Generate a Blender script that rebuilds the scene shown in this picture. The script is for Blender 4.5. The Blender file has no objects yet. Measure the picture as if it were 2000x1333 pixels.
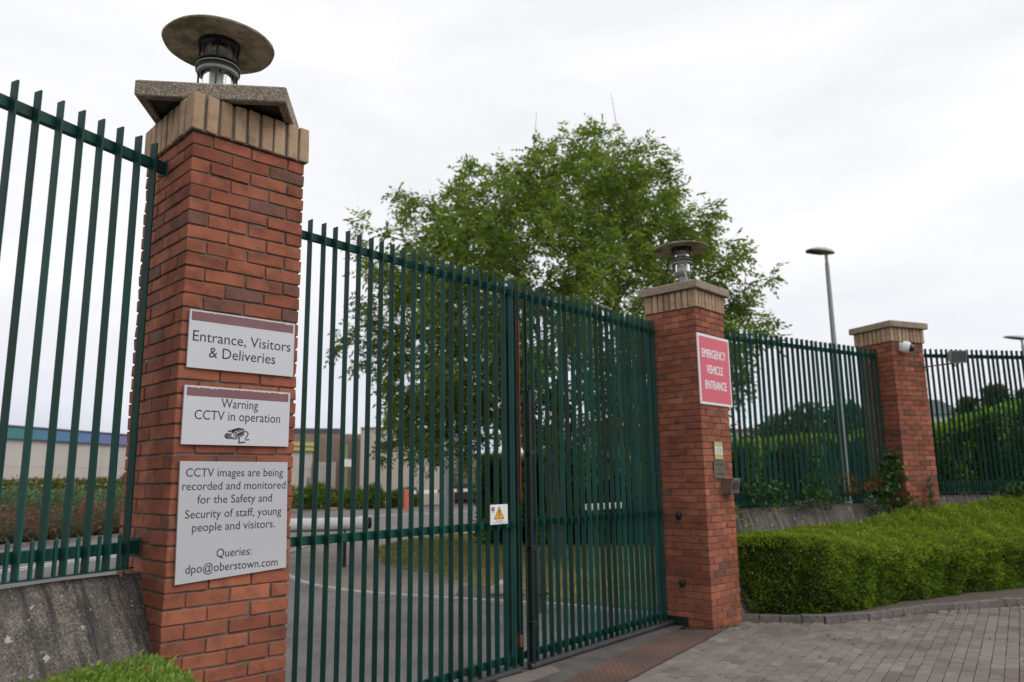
import bpy, math, random
import numpy as np
from mathutils import Vector, Matrix

S = bpy.context.scene
COL = S.collection
R = math.radians
PI = math.pi

# ------------------------------------------------------------------ camera
cd = bpy.data.cameras.new('camera')
cam = bpy.data.objects.new('camera', cd)
COL.objects.link(cam)
_r = Vector((0.70941817, -0.70466756, -0.01301899))
_u = Vector((-0.11686661, -0.13583083, 0.98381512))
_f = Vector((0.69503097, 0.69641483, 0.17871296))
m = Matrix.Identity(4)
for i in range(3):
    m[i][0], m[i][1], m[i][2] = _r[i], _u[i], -_f[i]
m[0][3], m[1][3], m[2][3] = -1.52888, -3.93413, 1.71996
cam.matrix_world = m
cd.sensor_width = 36
cd.lens = 1502.75 / 2000 * 36
cd.clip_start = 0.05
cd.clip_end = 3000
cd.dof.use_dof = True
cd.dof.focus_distance = 4.7
cd.dof.aperture_fstop = 1.9
S.camera = cam

# ------------------------------------------------------------------ world (overcast sky)
W = bpy.data.worlds.new('World')
S.world = W
W.use_nodes = True
nt = W.node_tree
nt.nodes.clear()
def N(nt, t, **k):
    n = nt.nodes.new(t)
    for a, b in k.items():
        if a.startswith('i_'):
            n.inputs[a[2:].replace('_', ' ')].default_value = b
        else:
            setattr(n, a, b)
    return n
SUN_EL, SUN_AZ = R(44), R(148)      # azimuth clockwise from +Y
sky = N(nt, 'ShaderNodeTexSky', sky_type='NISHITA', sun_disc=False, sun_elevation=SUN_EL, sun_rotation=SUN_AZ)
bg1 = N(nt, 'ShaderNodeBackground', i_Strength=0.05)
nt.links.new(sky.outputs[0], bg1.inputs[0])
tc = N(nt, 'ShaderNodeTexCoord')
sep = N(nt, 'ShaderNodeSeparateXYZ')
nt.links.new(tc.outputs['Generated'], sep.inputs[0])
mp = N(nt, 'ShaderNodeMapping')
mp.inputs['Scale'].default_value = (1.0, 1.0, 3.2)
nt.links.new(tc.outputs['Generated'], mp.inputs[0])
nz = N(nt, 'ShaderNodeTexNoise', i_Scale=2.3, i_Detail=6.0, i_Roughness=0.55, i_Distortion=0.3)
nt.links.new(mp.outputs[0], nz.inputs['Vector'])
cr = N(nt, 'ShaderNodeValToRGB')
cr.color_ramp.elements[0].position = 0.36
cr.color_ramp.elements[0].color = (0.85, 0.86, 0.89, 1)
cr.color_ramp.elements[1].position = 0.60
cr.color_ramp.elements[1].color = (0.96, 0.955, 0.97, 1)
nt.links.new(nz.outputs[0], cr.inputs[0])
# lower sky: a greyer, bluer bank of cloud
cr2 = N(nt, 'ShaderNodeValToRGB')
cr2.color_ramp.elements[0].position = 0.0
cr2.color_ramp.elements[0].color = (0.60, 0.645, 0.73, 1)
cr2.color_ramp.elements[1].position = 0.24
cr2.color_ramp.elements[1].color = (1, 1, 1, 1)
e = cr2.color_ramp.elements.new(0.10)
e.color = (0.85, 0.87, 0.915, 1)
nt.links.new(sep.outputs[2], cr2.inputs[0])
mul = N(nt, 'ShaderNodeMix', data_type='RGBA', blend_type='MULTIPLY')
mul.inputs[0].default_value = 1
nt.links.new(cr.outputs[0], mul.inputs[6])
nt.links.new(cr2.outputs[0], mul.inputs[7])
bg2 = N(nt, 'ShaderNodeBackground', i_Strength=1.13)
nt.links.new(mul.outputs[2], bg2.inputs[0])
ad = N(nt, 'ShaderNodeMixShader', i_Fac=0.93)
nt.links.new(bg1.outputs[0], ad.inputs[1])
nt.links.new(bg2.outputs[0], ad.inputs[2])
wo = N(nt, 'ShaderNodeOutputWorld')
nt.links.new(ad.outputs[0], wo.inputs[0])

# ------------------------------------------------------------------ sun (veiled)
sd = bpy.data.lights.new('sun', 'SUN')
sd.energy = 1.35
sd.angle = R(35)
sd.color = (1.0, 0.97, 0.92)
so = bpy.data.objects.new('sun', sd)
COL.objects.link(so)
dirv = Vector((math.sin(SUN_AZ) * math.cos(SUN_EL), math.cos(SUN_AZ) * math.cos(SUN_EL), math.sin(SUN_EL)))
so.rotation_euler = dirv.to_track_quat('Z', 'Y').to_euler()

S.view_settings.view_transform = 'Standard'
S.view_settings.look = 'None'
S.view_settings.exposure = 0.0
S.view_settings.gamma = 1
S.cycles.use_denoising = True
S.cycles.max_bounces = 8
S.cycles.transparent_max_bounces = 16

# ================================================================== helpers
rng = np.random.default_rng(7)
random.seed(7)
G = 0.10                                     # ground level

class MB:
    def __init__(s):
        s.v, s.f, s.m, s.t = [], [], [], []
    def add(s, vs, fs, mi=0, tone=0.5):
        b = len(s.v)
        s.v.extend([tuple(map(float, x)) for x in vs])
        for f in fs:
            s.f.append([b + i for i in f])
            s.m.append(mi)
            s.t.append(tone)
    def box(s, x0, x1, y0, y1, z0, z1, mi=0, tone=0.5):
        v = [(x, y, z) for z in (z0, z1) for y in (y0, y1) for x in (x0, x1)]
        s.add(v, [(0, 2, 3, 1), (4, 5, 7, 6), (0, 1, 5, 4), (2, 6, 7, 3), (0, 4, 6, 2), (1, 3, 7, 5)], mi, tone)
    def cbox(s, x0, x1, y0, y1, z0, z1, c=0.003, mi=0, tone=0.5, jit=0.0):
        h = np.array([(x1 - x0) / 2, (y1 - y0) / 2, (z1 - z0) / 2])
        o = np.array([(x1 + x0) / 2, (y1 + y0) / 2, (z1 + z0) / 2])
        v = []
        for k in range(8):
            sg = np.array([1 if k & 1 else -1, 1 if k & 2 else -1, 1 if k & 4 else -1])
            j = rng.normal(0, jit, 3) if jit else 0
            for a in range(3):
                w = h - c
                w = w.copy()
                w[a] = h[a]
                v.append(o + sg * w + j)
        s.add(v, CB_F, mi, tone)
    def tube(s, pts, rad, n=8, mi=0, tone=0.5, cap=True):
        pts = [Vector(p) for p in pts]
        rad = [rad] * len(pts) if not hasattr(rad, '__len__') else rad
        vs, fs = [], []
        up = None
        for i, p in enumerate(pts):
            d = (pts[min(i + 1, len(pts) - 1)] - pts[max(i - 1, 0)]).normalized()
            if up is None:
                up = d.orthogonal().normalized()
            else:
                up = (up - d * up.dot(d))
                up = up.normalized() if up.length > 1e-6 else d.orthogonal().normalized()
            q = d.cross(up)
            for k in range(n):
                a = 2 * PI * k / n
                vs.append(p + (up * math.cos(a) + q * math.sin(a)) * rad[i])
        for i in range(len(pts) - 1):
            for k in range(n):
                fs.append((i * n + k, i * n + (k + 1) % n, (i + 1) * n + (k + 1) % n, (i + 1) * n + k))
        if cap:
            fs.append(tuple(range(n))[::-1])
            fs.append(tuple((len(pts) - 1) * n + k for k in range(n)))
        s.add(vs, fs, mi, tone)
    def lathe(s, prof, n=32, o=(0, 0, 0), mi=0, tone=0.5, close=False):
        vs, fs = [], []
        for r_, z in prof:
            for k in range(n):
                a = 2 * PI * k / n
                vs.append((o[0] + r_ * math.cos(a), o[1] + r_ * math.sin(a), o[2] + z))
        L = len(prof)
        for i in range(L - 1 + (1 if close else 0)):
            for k in range(n):
                j = (i + 1) % L
                fs.append((i * n + k, i * n + (k + 1) % n, j * n + (k + 1) % n, j * n + k))
        s.add(vs, fs, mi, tone)
    def prism(s, poly, z0, z1, mi=0, tone=0.5):
        n = len(poly)
        v = [(x, y, z0) for x, y in poly] + [(x, y, z1) for x, y in poly]
        f = [tuple(range(n))[::-1], tuple(range(n, 2 * n))] + [(i, (i + 1) % n, n + (i + 1) % n, n + i) for i in range(n)]
        s.add(v, f, mi, tone)
    def build(s, name, mats, parent=None, smooth=False, loc=None):
        me = bpy.data.meshes.new(name)
        me.from_pydata(s.v, [], s.f)
        mats = mats if isinstance(mats, (list, tuple)) else [mats]
        for k in mats:
            me.materials.append(k)
        me.polygons.foreach_set('material_index', s.m)
        if smooth:
            me.polygons.foreach_set('use_smooth', [True] * len(s.f))
        at = me.attributes.new('tone', 'FLOAT', 'FACE')
        at.data.foreach_set('value', s.t)
        me.update()
        o = bpy.data.objects.new(name, me)
        COL.objects.link(o)
        if parent:
            o.parent = parent
        if loc:
            o.location = loc
        if smooth:
            try:
                me.set_sharp_from_angle(angle=R(35))
            except Exception:
                pass
        return o

CB_F = []
def _cb():
    idx = lambda k, a: k * 3 + a
    for a in range(3):
        for sgn in (0, 1):
            b, c = [(1, 2), (2, 0), (0, 1)][a]
            ks = []
            for (p, q) in ((0, 0), (1, 0), (1, 1), (0, 1)):
                ks.append((sgn << a) | (p << b) | (q << c))
            f = [idx(k, a) for k in ks]
            CB_F.append(tuple(f) if sgn else tuple(f[::-1]))
    for a in range(3):
        b, c = [(1, 2), (2, 0), (0, 1)][a]
        for p in (0, 1):
            for q in (0, 1):
                k0 = (p << b) | (q << c)
                k1 = k0 | (1 << a)
                f = (idx(k0, b), idx(k1, b), idx(k1, c), idx(k0, c))
                CB_F.append(f if (p ^ q) else f[::-1])
    for k in range(8):
        f = (idx(k, 0), idx(k, 1), idx(k, 2))
        par = (k & 1) + ((k >> 1) & 1) + ((k >> 2) & 1)
        CB_F.append(f if par % 2 else f[::-1])
_cb()

def tag(o, label=None, cat=None, group=None, kind=None):
    if label: o['label'] = label
    if cat: o['category'] = cat
    if group: o['group'] = group
    if kind: o['kind'] = kind
    return o

def thing(name, label, cat, loc=(0, 0, 0), rz=0.0, group=None):
    o = bpy.data.objects.new(name, None)
    o.empty_display_size = 0.1
    COL.objects.link(o)
    o.location = loc
    o.rotation_euler = (0, 0, rz)
    return tag(o, label, cat, group)

def dup(root, loc=None, rz=None, label=None, group=None):
    r = root.copy()
    r.scale = (1, 1, 1)
    COL.objects.link(r)
    if loc is not None: r.location = loc
    if rz is not None: r.rotation_euler = (0, 0, rz)
    if label: r['label'] = label
    if group: r['group'] = group
    for ch in list(root.children):
        c = ch.copy()
        COL.objects.link(c)
        c.parent = r
        for g in list(ch.children):
            d = g.copy()
            COL.objects.link(d)
            d.parent = c
    return r

def quads(name, V, tone, mats, parent=None, extra=None):
    """V: (n,4,3) array -> one mesh of loose quads; extra: an MB merged in with material index 1"""
    n = len(V)
    ev, ef = (extra.v, extra.f) if extra else ([], [])
    nv = n * 4
    me = bpy.data.meshes.new(name)
    co = V.reshape(-1, 3)
    if ev:
        co = np.concatenate([co, np.array(ev)])
    me.vertices.add(len(co))
    me.vertices.foreach_set('co', co.astype(np.float32).ravel())
    li = np.arange(nv)
    ls = np.arange(n) * 4
    lt = np.full(n, 4)
    mi = np.zeros(n, int)
    to = np.asarray(tone, float)
    if ef:
        l2 = np.array([nv + i for f in ef for i in f])
        t2 = np.array([len(f) for f in ef])
        ls = np.concatenate([ls, nv + np.concatenate([[0], np.cumsum(t2)[:-1]])])
        lt = np.concatenate([lt, t2])
        li = np.concatenate([li, l2])
        mi = np.concatenate([mi, np.ones(len(ef), int)])
        to = np.concatenate([to, np.full(len(ef), .3)])
    me.loops.add(len(li))
    me.loops.foreach_set('vertex_index', li.astype(np.int32))
    me.polygons.add(len(ls))
    me.polygons.foreach_set('loop_start', ls.astype(np.int32))
    me.polygons.foreach_set('loop_total', lt.astype(np.int32))
    for k in (mats if isinstance(mats, (list, tuple)) else [mats]):
        me.materials.append(k)
    me.polygons.foreach_set('material_index', mi.astype(np.int32))
    at = me.attributes.new('tone', 'FLOAT', 'FACE')
    at.data.foreach_set('value', to.astype(np.float32))
    me.update()
    me.validate()
    o = bpy.data.objects.new(name, me)
    COL.objects.link(o)
    if parent: o.parent = parent
    return o

def leaf_quads(P, D, L, Wd, g=None, droop=0.0):
    """diamond leaves at P pointing along D, random roll"""
    g = g or rng
    n = len(P)
    D = D / (np.linalg.norm(D, axis=1, keepdims=True) + 1e-9)
    A = g.normal(size=(n, 3))
    B = np.cross(D, A)
    B /= (np.linalg.norm(B, axis=1, keepdims=True) + 1e-9)
    L = np.broadcast_to(L, (n,))[:, None]
    Wd = np.broadcast_to(Wd, (n,))[:, None]
    V = np.empty((n, 4, 3))
    nrm = np.cross(D, B)
    V[:, 0] = P
    V[:, 1] = P + D * L * .45 + B * Wd * .5 + nrm * L * .06
    V[:, 2] = P + D * L
    V[:, 2, 2] -= droop * L[:, 0]
    V[:, 3] = P + D * L * .45 - B * Wd * .5 + nrm * L * .06
    return V

# ------------------------------------------------------------------ materials
def mk(name):
    mt = bpy.data.materials.new(name)
    mt.use_nodes = True
    t = mt.node_tree
    b = t.nodes['Principled BSDF']
    return mt, t, b

def ramp(t, stops, src, interp='LINEAR'):
    r = t.nodes.new('ShaderNodeValToRGB')
    r.color_ramp.interpolation = interp
    el = r.color_ramp.elements
    while len(el) < len(stops):
        el.new(0.5)
    for e_, (p_, c_) in zip(el, stops):
        e_.position = p_
        e_.color = (*c_, 1) if len(c_) == 3 else c_
    t.links.new(src, r.inputs[0])
    return r.outputs[0]

def noise(t, scale, detail=4, rough=.55, vec=None, dist=0.0):
    n = t.nodes.new('ShaderNodeTexNoise')
    n.inputs['Scale'].default_value = scale
    n.inputs['Detail'].default_value = detail
    n.inputs['Roughness'].default_value = rough
    n.inputs['Distortion'].default_value = dist
    if vec is None:
        c = t.nodes.new('ShaderNodeTexCoord')
        vec = c.outputs['Object']
    t.links.new(vec, n.inputs['Vector'])
    return n.outputs[0]

def objvec(t, scale=(1, 1, 1)):
    c = t.nodes.new('ShaderNodeTexCoord')
    mpn = t.nodes.new('ShaderNodeMapping')
    mpn.inputs['Scale'].default_value = scale
    t.links.new(c.outputs['Object'], mpn.inputs[0])
    return mpn.outputs[0]

def mixc(t, a, b, fac, mode='MIX'):
    x = t.nodes.new('ShaderNodeMix')
    x.data_type = 'RGBA'
    x.blend_type = mode
    for sock, val in ((0, fac), (6, a), (7, b)):
        if isinstance(val, (int, float)):
            x.inputs[sock].default_value = val
        elif isinstance(val, tuple):
            x.inputs[sock].default_value = (*val, 1) if len(val) == 3 else val
        else:
            t.links.new(val, x.inputs[sock])
    return x.outputs[2]

def bump(t, b, h, st=.3, d=.01):
    n = t.nodes.new('ShaderNodeBump')
    n.inputs['Strength'].default_value = st
    n.inputs['Distance'].default_value = d
    t.links.new(h, n.inputs['Height'])
    t.links.new(n.outputs[0], b.inputs['Normal'])

def attr(t, n='tone'):
    a = t.nodes.new('ShaderNodeAttribute')
    a.attribute_name = n
    return a.outputs['Fac']

def plain(name, c, rough=.6, metal=0.0, var=.12, scale=6.0, bmp=0.0, spec=.5):
    mt, t, b = mk(name)
    nz_ = noise(t, scale)
    col = ramp(t, [(0.25, tuple(x * (1 - var) for x in c)), (.75, tuple(min(1, x * (1 + var)) for x in c))], nz_)
    t.links.new(col, b.inputs['Base Color'])
    b.inputs['Roughness'].default_value = rough
    b.inputs['Metallic'].default_value = metal
    b.inputs['Specular IOR Level'].default_value = spec
    if bmp:
        bump(t, b, noise(t, scale * 12), bmp, .004)
    return mt

def leafmat(name, stops, trans=.35, rough=.55):
    mt, t, b = mk(name)
    c = ramp(t, stops, attr(t))
    t.links.new(c, b.inputs['Base Color'])
    b.inputs['Roughness'].default_value = rough
    b.inputs['Specular IOR Level'].default_value = .3
    tr = t.nodes.new('ShaderNodeBsdfTranslucent')
    t.links.new(c, tr.inputs[0])
    mx = t.nodes.new('ShaderNodeMixShader')
    mx.inputs[0].default_value = trans
    t.links.new(b.outputs[0], mx.inputs[1])
    t.links.new(tr.outputs[0], mx.inputs[2])
    t.links.new(mx.outputs[0], t.nodes['Material Output'].inputs[0])
    return mt

M = {}
# bricks
def brickmat():
    mt, t, b = mk('red_brick')
    base = ramp(t, [(0, (.165, .088, .070)), (.10, (.20, .088, .062)), (.14, (.245, .082, .052)), (.5, (.320, .108, .064)), (.85, (.385, .138, .080)), (1, (.285, .086, .054))], attr(t))
    n1 = noise(t, 9, 5)
    n2 = noise(t, 90, 3)
    c = mixc(t, base, (.085, .045, .036), ramp(t, [(.45, (0, 0, 0)), (.75, (.75, .75, .75))], n1))
    n3 = noise(t, 2.2, 6, .65)
    c = mixc(t, c, ramp(t, [(.3, (.66, .63, .62)), (.7, (1.28, 1.27, 1.25))], n3), .9, 'MULTIPLY')
    c = mixc(t, c, (.50, .42, .37), ramp(t, [(.70, (0, 0, 0)), (.80, (.5, .5, .5))], noise(t, 26, 5, .7)))
    c = mixc(t, c, (.46, .19, .11), ramp(t, [(.55, (0, 0, 0)), (.8, (.4, .4, .4))], n2))
    t.links.new(c, b.inputs['Base Color'])
    b.inputs['Roughness'].default_value = .85
    b.inputs['Specular IOR Level'].default_value = .2
    bump(t, b, n2, .35, .003)
    return mt
M['brick'] = brickmat()
def mortarmat():
    mt, t, b = mk('mortar')
    n1 = noise(t, 14, 5)
    c = ramp(t, [(.3, (.10, .078, .062)), (.60, (.175, .14, .112)), (.70, (.2, .17, .145)), (.74, (.55, .53, .5))], n1)
    t.links.new(c, b.inputs['Base Color'])
    b.inputs['Roughness'].default_value = .95
    bump(t, b, noise(t, 160, 3), .6, .004)
    return mt
M['mortar'] = mortarmat()
def buffmat():
    mt, t, b = mk('buff_brick')
    base = ramp(t, [(0, (.29, .19, .118)), (.5, (.41, .275, .175)), (1, (.50, .36, .235))], attr(t))
    c = mixc(t, base, (.13, .095, .065), ramp(t, [(.5, (0, 0, 0)), (.75, (.7, .7, .7))], noise(t, 11, 6)))
    c = mixc(t, c, (.08, .06, .045), ramp(t, [(.62, (0, 0, 0)), (.7, (.8, .8, .8))], noise(t, 130, 2)))
    t.links.new(c, b.inputs['Base Color'])
    b.inputs['Roughness'].default_value = .9
    bump(t, b, noise(t, 120, 3), .4, .004)
    return mt
M['buff'] = buffmat()
def concmat(name, dark, light, spots=True, streak=False, sc=1.0):
    mt, t, b = mk(name)
    n1 = noise(t, 5 * sc, 6, .65)
    c = ramp(t, [(.3, dark), (.7, light)], n1)
    # aggregate
    v = t.nodes.new('ShaderNodeTexVoronoi')
    v.inputs['Scale'].default_value = 150
    cc = t.nodes.new('ShaderNodeTexCoord')
    t.links.new(cc.outputs['Object'], v.inputs['Vector'])
    agg = ramp(t, [(0, (.25, .25, .25)), (.5, (.95, .95, .95)), (.8, (1.4, 1.4, 1.4)), (1, (2.6, 2.6, 2.6))], v.outputs['Color'])
    c = mixc(t, c, agg, .8, 'MULTIPLY')
    v3 = t.nodes.new('ShaderNodeTexNoise')
    v3.inputs['Scale'].default_value = 95
    v3.inputs['Detail'].default_value = 5
    v3.inputs['Roughness'].default_value = .8
    t.links.new(cc.outputs['Object'], v3.inputs['Vector'])
    c = mixc(t, c, ramp(t, [(.32, (.35, .35, .35)), (.5, (1, 1, 1)), (.66, (1.9, 1.9, 1.9))], v3.outputs[0]), .8, 'MULTIPLY')
    if streak:
        s1 = noise(t, 4.2, 7, .68, objvec(t, (4.0, .55, .36)))
        c = mixc(t, c, (.020, .019, .020), ramp(t, [(.45, (0, 0, 0)), (.62, (.82, .82, .82))], s1))
        s2 = noise(t, 4.0, 4, .6, objvec(t, (5.5, .3, .3)))
        c = mixc(t, c, (.13, .11, .09), ramp(t, [(.58, (0, 0, 0)), (.7, (.6, .6, .6))], s2))
    if spots:
        w = noise(t, 30, 3)
        vv = t.nodes.new('ShaderNodeTexVoronoi')
        vv.inputs['Scale'].default_value = 15.0
        cv = t.nodes.new('ShaderNodeTexCoord')
        mv = t.nodes.new('ShaderNodeVectorMath')
        mv.operation = 'SCALE'
        mv.inputs['Scale'].default_value = 1.0
        addn = t.nodes.new('ShaderNodeMix')
        addn.data_type = 'VECTOR'
        addn.inputs[0].default_value = .045
        nn = t.nodes.new('ShaderNodeTexNoise')
        nn.inputs['Scale'].default_value = 40
        t.links.new(cv.outputs['Object'], nn.inputs['Vector'])
        t.links.new(cv.outputs['Object'], addn.inputs[4])
        t.links.new(nn.outputs['Color'], addn.inputs[5])
        t.links.new(addn.outputs[1], vv.inputs['Vector'])
        sepc = t.nodes.new('ShaderNodeSeparateColor')
        t.links.new(vv.outputs['Color'], sepc.inputs[0])
        thr = t.nodes.new('ShaderNodeMath')
        thr.operation = 'MULTIPLY'
        thr.inputs[1].default_value = .30
        pw = t.nodes.new('ShaderNodeMath')
        pw.operation = 'POWER'
        pw.inputs[1].default_value = 2.2
        t.links.new(sepc.outputs[0], pw.inputs[0])
        t.links.new(pw.outputs[0], thr.inputs[0])
        lt = t.nodes.new('ShaderNodeMath')
        lt.operation = 'LESS_THAN'
        t.links.new(vv.outputs['Distance'], lt.inputs[0])
        t.links.new(thr.outputs[0], lt.inputs[1])
        fac = t.nodes.new('ShaderNodeMath')
        fac.operation = 'MULTIPLY'
        t.links.new(lt.outputs[0], fac.inputs[0])
        t.links.new(ramp(t, [(.42, (0, 0, 0)), (.55, (.8, .8, .8))], noise(t, 45, 3)), fac.inputs[1])
        c = mixc(t, c, (.42, .41, .38), fac.outputs[0])
    t.links.new(c, b.inputs['Base Color'])
    b.inputs['Roughness'].default_value = .95
    bump(t, b, v.outputs['Distance'], .35, .006)
    return mt
M['plinth'] = concmat('stained_concrete', (.066, .059, .053), (.168, .146, .123), True, True, 1.6)
M['cap'] = concmat('aggregate_concrete', (.20, .162, .128), (.33, .275, .22), False)
M['cap_clean'] = concmat('cap_concrete', (.22, .17, .125), (.33, .265, .20), False)
M['felt'] = plain('dark_underside', (.030, .028, .030), .7)  # dark even colour, set in the recess under the cap stones

def paintmat():
    mt, t, b = mk('green_paint')
    n1 = noise(t, 2.2, 4, .6, objvec(t, (3, 3, 1)))
    c = ramp(t, [(.3, (.006, .048, .039)), (.7, (.011, .077, .061))], n1)
    oi = t.nodes.new('ShaderNodeObjectInfo')
    c = mixc(t, c, ramp(t, [(0, (.62, .64, .62)), (.5, (1, 1, 1)), (1, (1.45, 1.35, 1.35))], oi.outputs['Random']), 1.0, 'MULTIPLY')
    c = mixc(t, c, (.060, .026, .014), ramp(t, [(.66, (0, 0, 0)), (.72, (.7, .7, .7))], noise(t, 7, 5, .7, objvec(t, (1, 1, .45)))))
    # algae and grime patches
    c = mixc(t, c, (.030, .034, .018), ramp(t, [(.52, (0, 0, 0)), (.70, (.75, .75, .75))], noise(t, 1.9, 5, .6, objvec(t, (4, 4, .8)))))
    # chips
    c = mixc(t, c, (.22, .25, .24), ramp(t, [(.70, (0, 0, 0)), (.715, (.8, .8, .8))], noise(t, 16, 4, .6, objvec(t, (1, 1, .25)))))
    t.links.new(c, b.inputs['Base Color'])
    b.inputs['Roughness'].default_value = .5
    b.inputs['Specular IOR Level'].default_value = .22
    bump(t, b, noise(t, 50, 3), .12, .003)
    return mt
M['green'] = paintmat()
M['green_dark'] = plain('dark_green_paint', (.011, .030, .026), .6, 0, .4, 5, 0, .2)
M['rust'] = plain('rusty_steel', (.10, .035, .022), .85, 0, .45, 14, .3)
M['redox'] = plain('red_primer', (.13, .022, .016), .7, 0, .25, 6)
M['black'] = plain('black_plastic', (.012, .012, .013), .4, 0, .2)
M['rubber'] = plain('dark_rubber', (.030, .030, .032), .7, 0, .3, 8)
M['galv'] = plain('galvanised_steel', (.30, .31, .32), .5, .35, .12, 5)
M['lampgrey'] = plain('lamp_grey', (.26, .265, .27), .5, .1, .1)
M['alu'] = plain('sign_grey', (.60, .60, .635), .55, 0, .03, 2.0)
M['alu2'] = plain('sign_grey_worn', (.50, .50, .53), .55, 0, .04, 2.0)
M['ink'] = plain('sign_ink', (.020, .020, .024), .6, 0, .15)
M['white'] = plain('white_paint', (.78, .78, .77), .45, 0, .04)
M['offwhite'] = plain('off_white', (.62, .62, .60), .5, 0, .08)
def bandmat():
    mt, t, b = mk('faded_maroon')
    c = ramp(t, [(.3, (.19, .085, .095)), (.7, (.225, .105, .115))], noise(t, 5))
    t.links.new(c, b.inputs['Base Color'])
    b.inputs['Roughness'].default_value = .6
    return mt
M['maroon'] = bandmat()
M['redsign'] = plain('red_sign', (.62, .022, .065), .10, 0, .03, 2, 0, 1.0)
M['olive'] = plain('olive_plate', (.42, .40, .20), .5, 0, .06)
M['bronze'] = plain('bronze_plate', (.15, .125, .105), .45, .3, .2, 20)
M['bronze_ink'] = plain('bronze_lettering', (.045, .042, .04), .6)
M['steelbox'] = plain('dull_steel', (.20, .17, .15), .42, .35, .2, 12)
M['blue'] = plain('blue_print', (.02, .035, .30), .5)
M['yellow'] = plain('yellow_print', (.78, .37, .01), .5, 0, .05)
M['orange'] = plain('orange_print', (.75, .25, .06), .5)

def lampmoss():
    mt, t, b = mk('mossy_lamp_shade')
    c = ramp(t, [(.32, (.14, .122, .082)), (.5, (.33, .29, .215)), (.68, (.47, .42, .33))], noise(t, 9, 6, .65))
    c = mixc(t, c, (.115, .125, .035), ramp(t, [(.5, (0, 0, 0)), (.62, (.85, .85, .85))], noise(t, 6, 6, .7, None)))
    c = mixc(t, c, (.38, .20, .02), ramp(t, [(.66, (0, 0, 0)), (.72, (.8, .8, .8))], noise(t, 21, 3)))
    t.links.new(c, b.inputs['Base Color'])
    b.inputs['Roughness'].default_value = .9
    bump(t, b, noise(t, 40, 5), .5, .008)
    return mt
M['moss'] = lampmoss()
def glassmat():
    mt, t, b = mk('lamp_glass')
    b.inputs['Base Color'].default_value = (.93, .95, .94, 1)
    b.inputs['Roughness'].default_value = .04
    b.inputs['Transmission Weight'].default_value = 1.0
    b.inputs['IOR'].default_value = 1.45
    return mt
M['glass'] = glassmat()
M['frost'] = plain('frosted_reflector', (.62, .62, .60), .3, 0, .1, 9)

def tarmac(name, a, c2, sc=1.0):
    mt, t, b = mk(name)
    n1 = noise(t, .35 * sc, 5)
    c = ramp(t, [(.3, a), (.7, c2)], n1)
    c = mixc(t, c, ramp(t, [(.38, (.80, .79, .79)), (.5, (1, 1, 1)), (.66, (1.13, 1.12, 1.10))], noise(t, .9 * sc, 7, .65, None, .6)), 1.0, 'MULTIPLY')
    g = ramp(t, [(.3, (.6, .6, .6)), (.7, (1.4, 1.4, 1.4))], noise(t, 70, 3, .7))
    c = mixc(t, c, g, .9, 'MULTIPLY')
    t.links.new(c, b.inputs['Base Color'])
    b.inputs['Roughness'].default_value = .9
    b.inputs['Specular IOR Level'].default_value = .25
    bump(t, b, noise(t, 160, 2), .6, .006)
    return mt
M['tarmac'] = tarmac('tarmac', (.135, .127, .125), (.170, .160, .157))
M['tarmac_path'] = tarmac('path_tarmac', (.175, .150, .132), (.215, .188, .168))
M['tarmac_far'] = tarmac('road_tarmac', (.145, .140, .145), (.18, .172, .175))
M['strip'] = tarmac('threshold', (.085, .080, .077), (.13, .12, .112), 4)
M['strip_pale'] = plain('worn_concrete', (.17, .145, .125), .95, 0, .2, 9, .4)
M['kerbstone'] = concmat('kerb_stone', (.12, .105, .098), (.19, .172, .162), False)
M['palekerb'] = plain('pale_kerb', (.34, .32, .29), .9, 0, .25, 4)
M['soil'] = plain('soil', (.10, .075, .058), 1, 0, .45, 22, .8)
M['verge'] = plain('dry_verge', (.26, .20, .115), 1, 0, .3, 5)
M['earth'] = plain('ground_earth', (.13, .125, .06), 1, 0, .35, .3)
M['sand'] = plain('joint_sand', (.11, .088, .070), 1, 0, .35, 14, .4)
def pavermat():
    mt, t, b = mk('paving_block')
    c = ramp(t, [(0, (.135, .112, .096)), (.4, (.180, .156, .140)), (.8, (.205, .184, .170)), (1, (.245, .225, .21))], attr(t))
    c = mixc(t, c, (.105, .078, .058), ramp(t, [(.46, (0, 0, 0)), (.72, (.8, .8, .8))], noise(t, 1.3, 6, .6)))
    c = mixc(t, c, ramp(t, [(.3, (.7, .7, .7)), (.7, (1.25, 1.25, 1.25))], noise(t, 80, 3)), .9, 'MULTIPLY')
    t.links.new(c, b.inputs['Base Color'])
    b.inputs['Roughness'].default_value = .9
    bump(t, b, noise(t, 150, 2), .45, .004)
    return mt
M['paver'] = pavermat()
def platemat():
    mt, t, b = mk('rusty_checker_plate')
    c = ramp(t, [(.34, (.062, .042, .038)), (.52, (.115, .066, .050)), (.70, (.20, .092, .055))], noise(t, 1.3, 6, .6))
    t.links.new(c, b.inputs['Base Color'])
    b.inputs['Roughness'].default_value = .8
    v = objvec(t, (28, 28, 1))
    w = t.nodes.new('ShaderNodeTexChecker')
    w.inputs['Scale'].default_value = 1.0
    t.links.new(v, w.inputs['Vector'])
    bump(t, b, w.outputs['Fac'], .5, .006)
    c2 = mixc(t, c, (.03, .022, .02), w.outputs['Fac'])
    cc = mixc(t, c, c2, .35)
    t.links.new(cc, b.inputs['Base Color'])
    return mt
M['plate'] = platemat()
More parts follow.
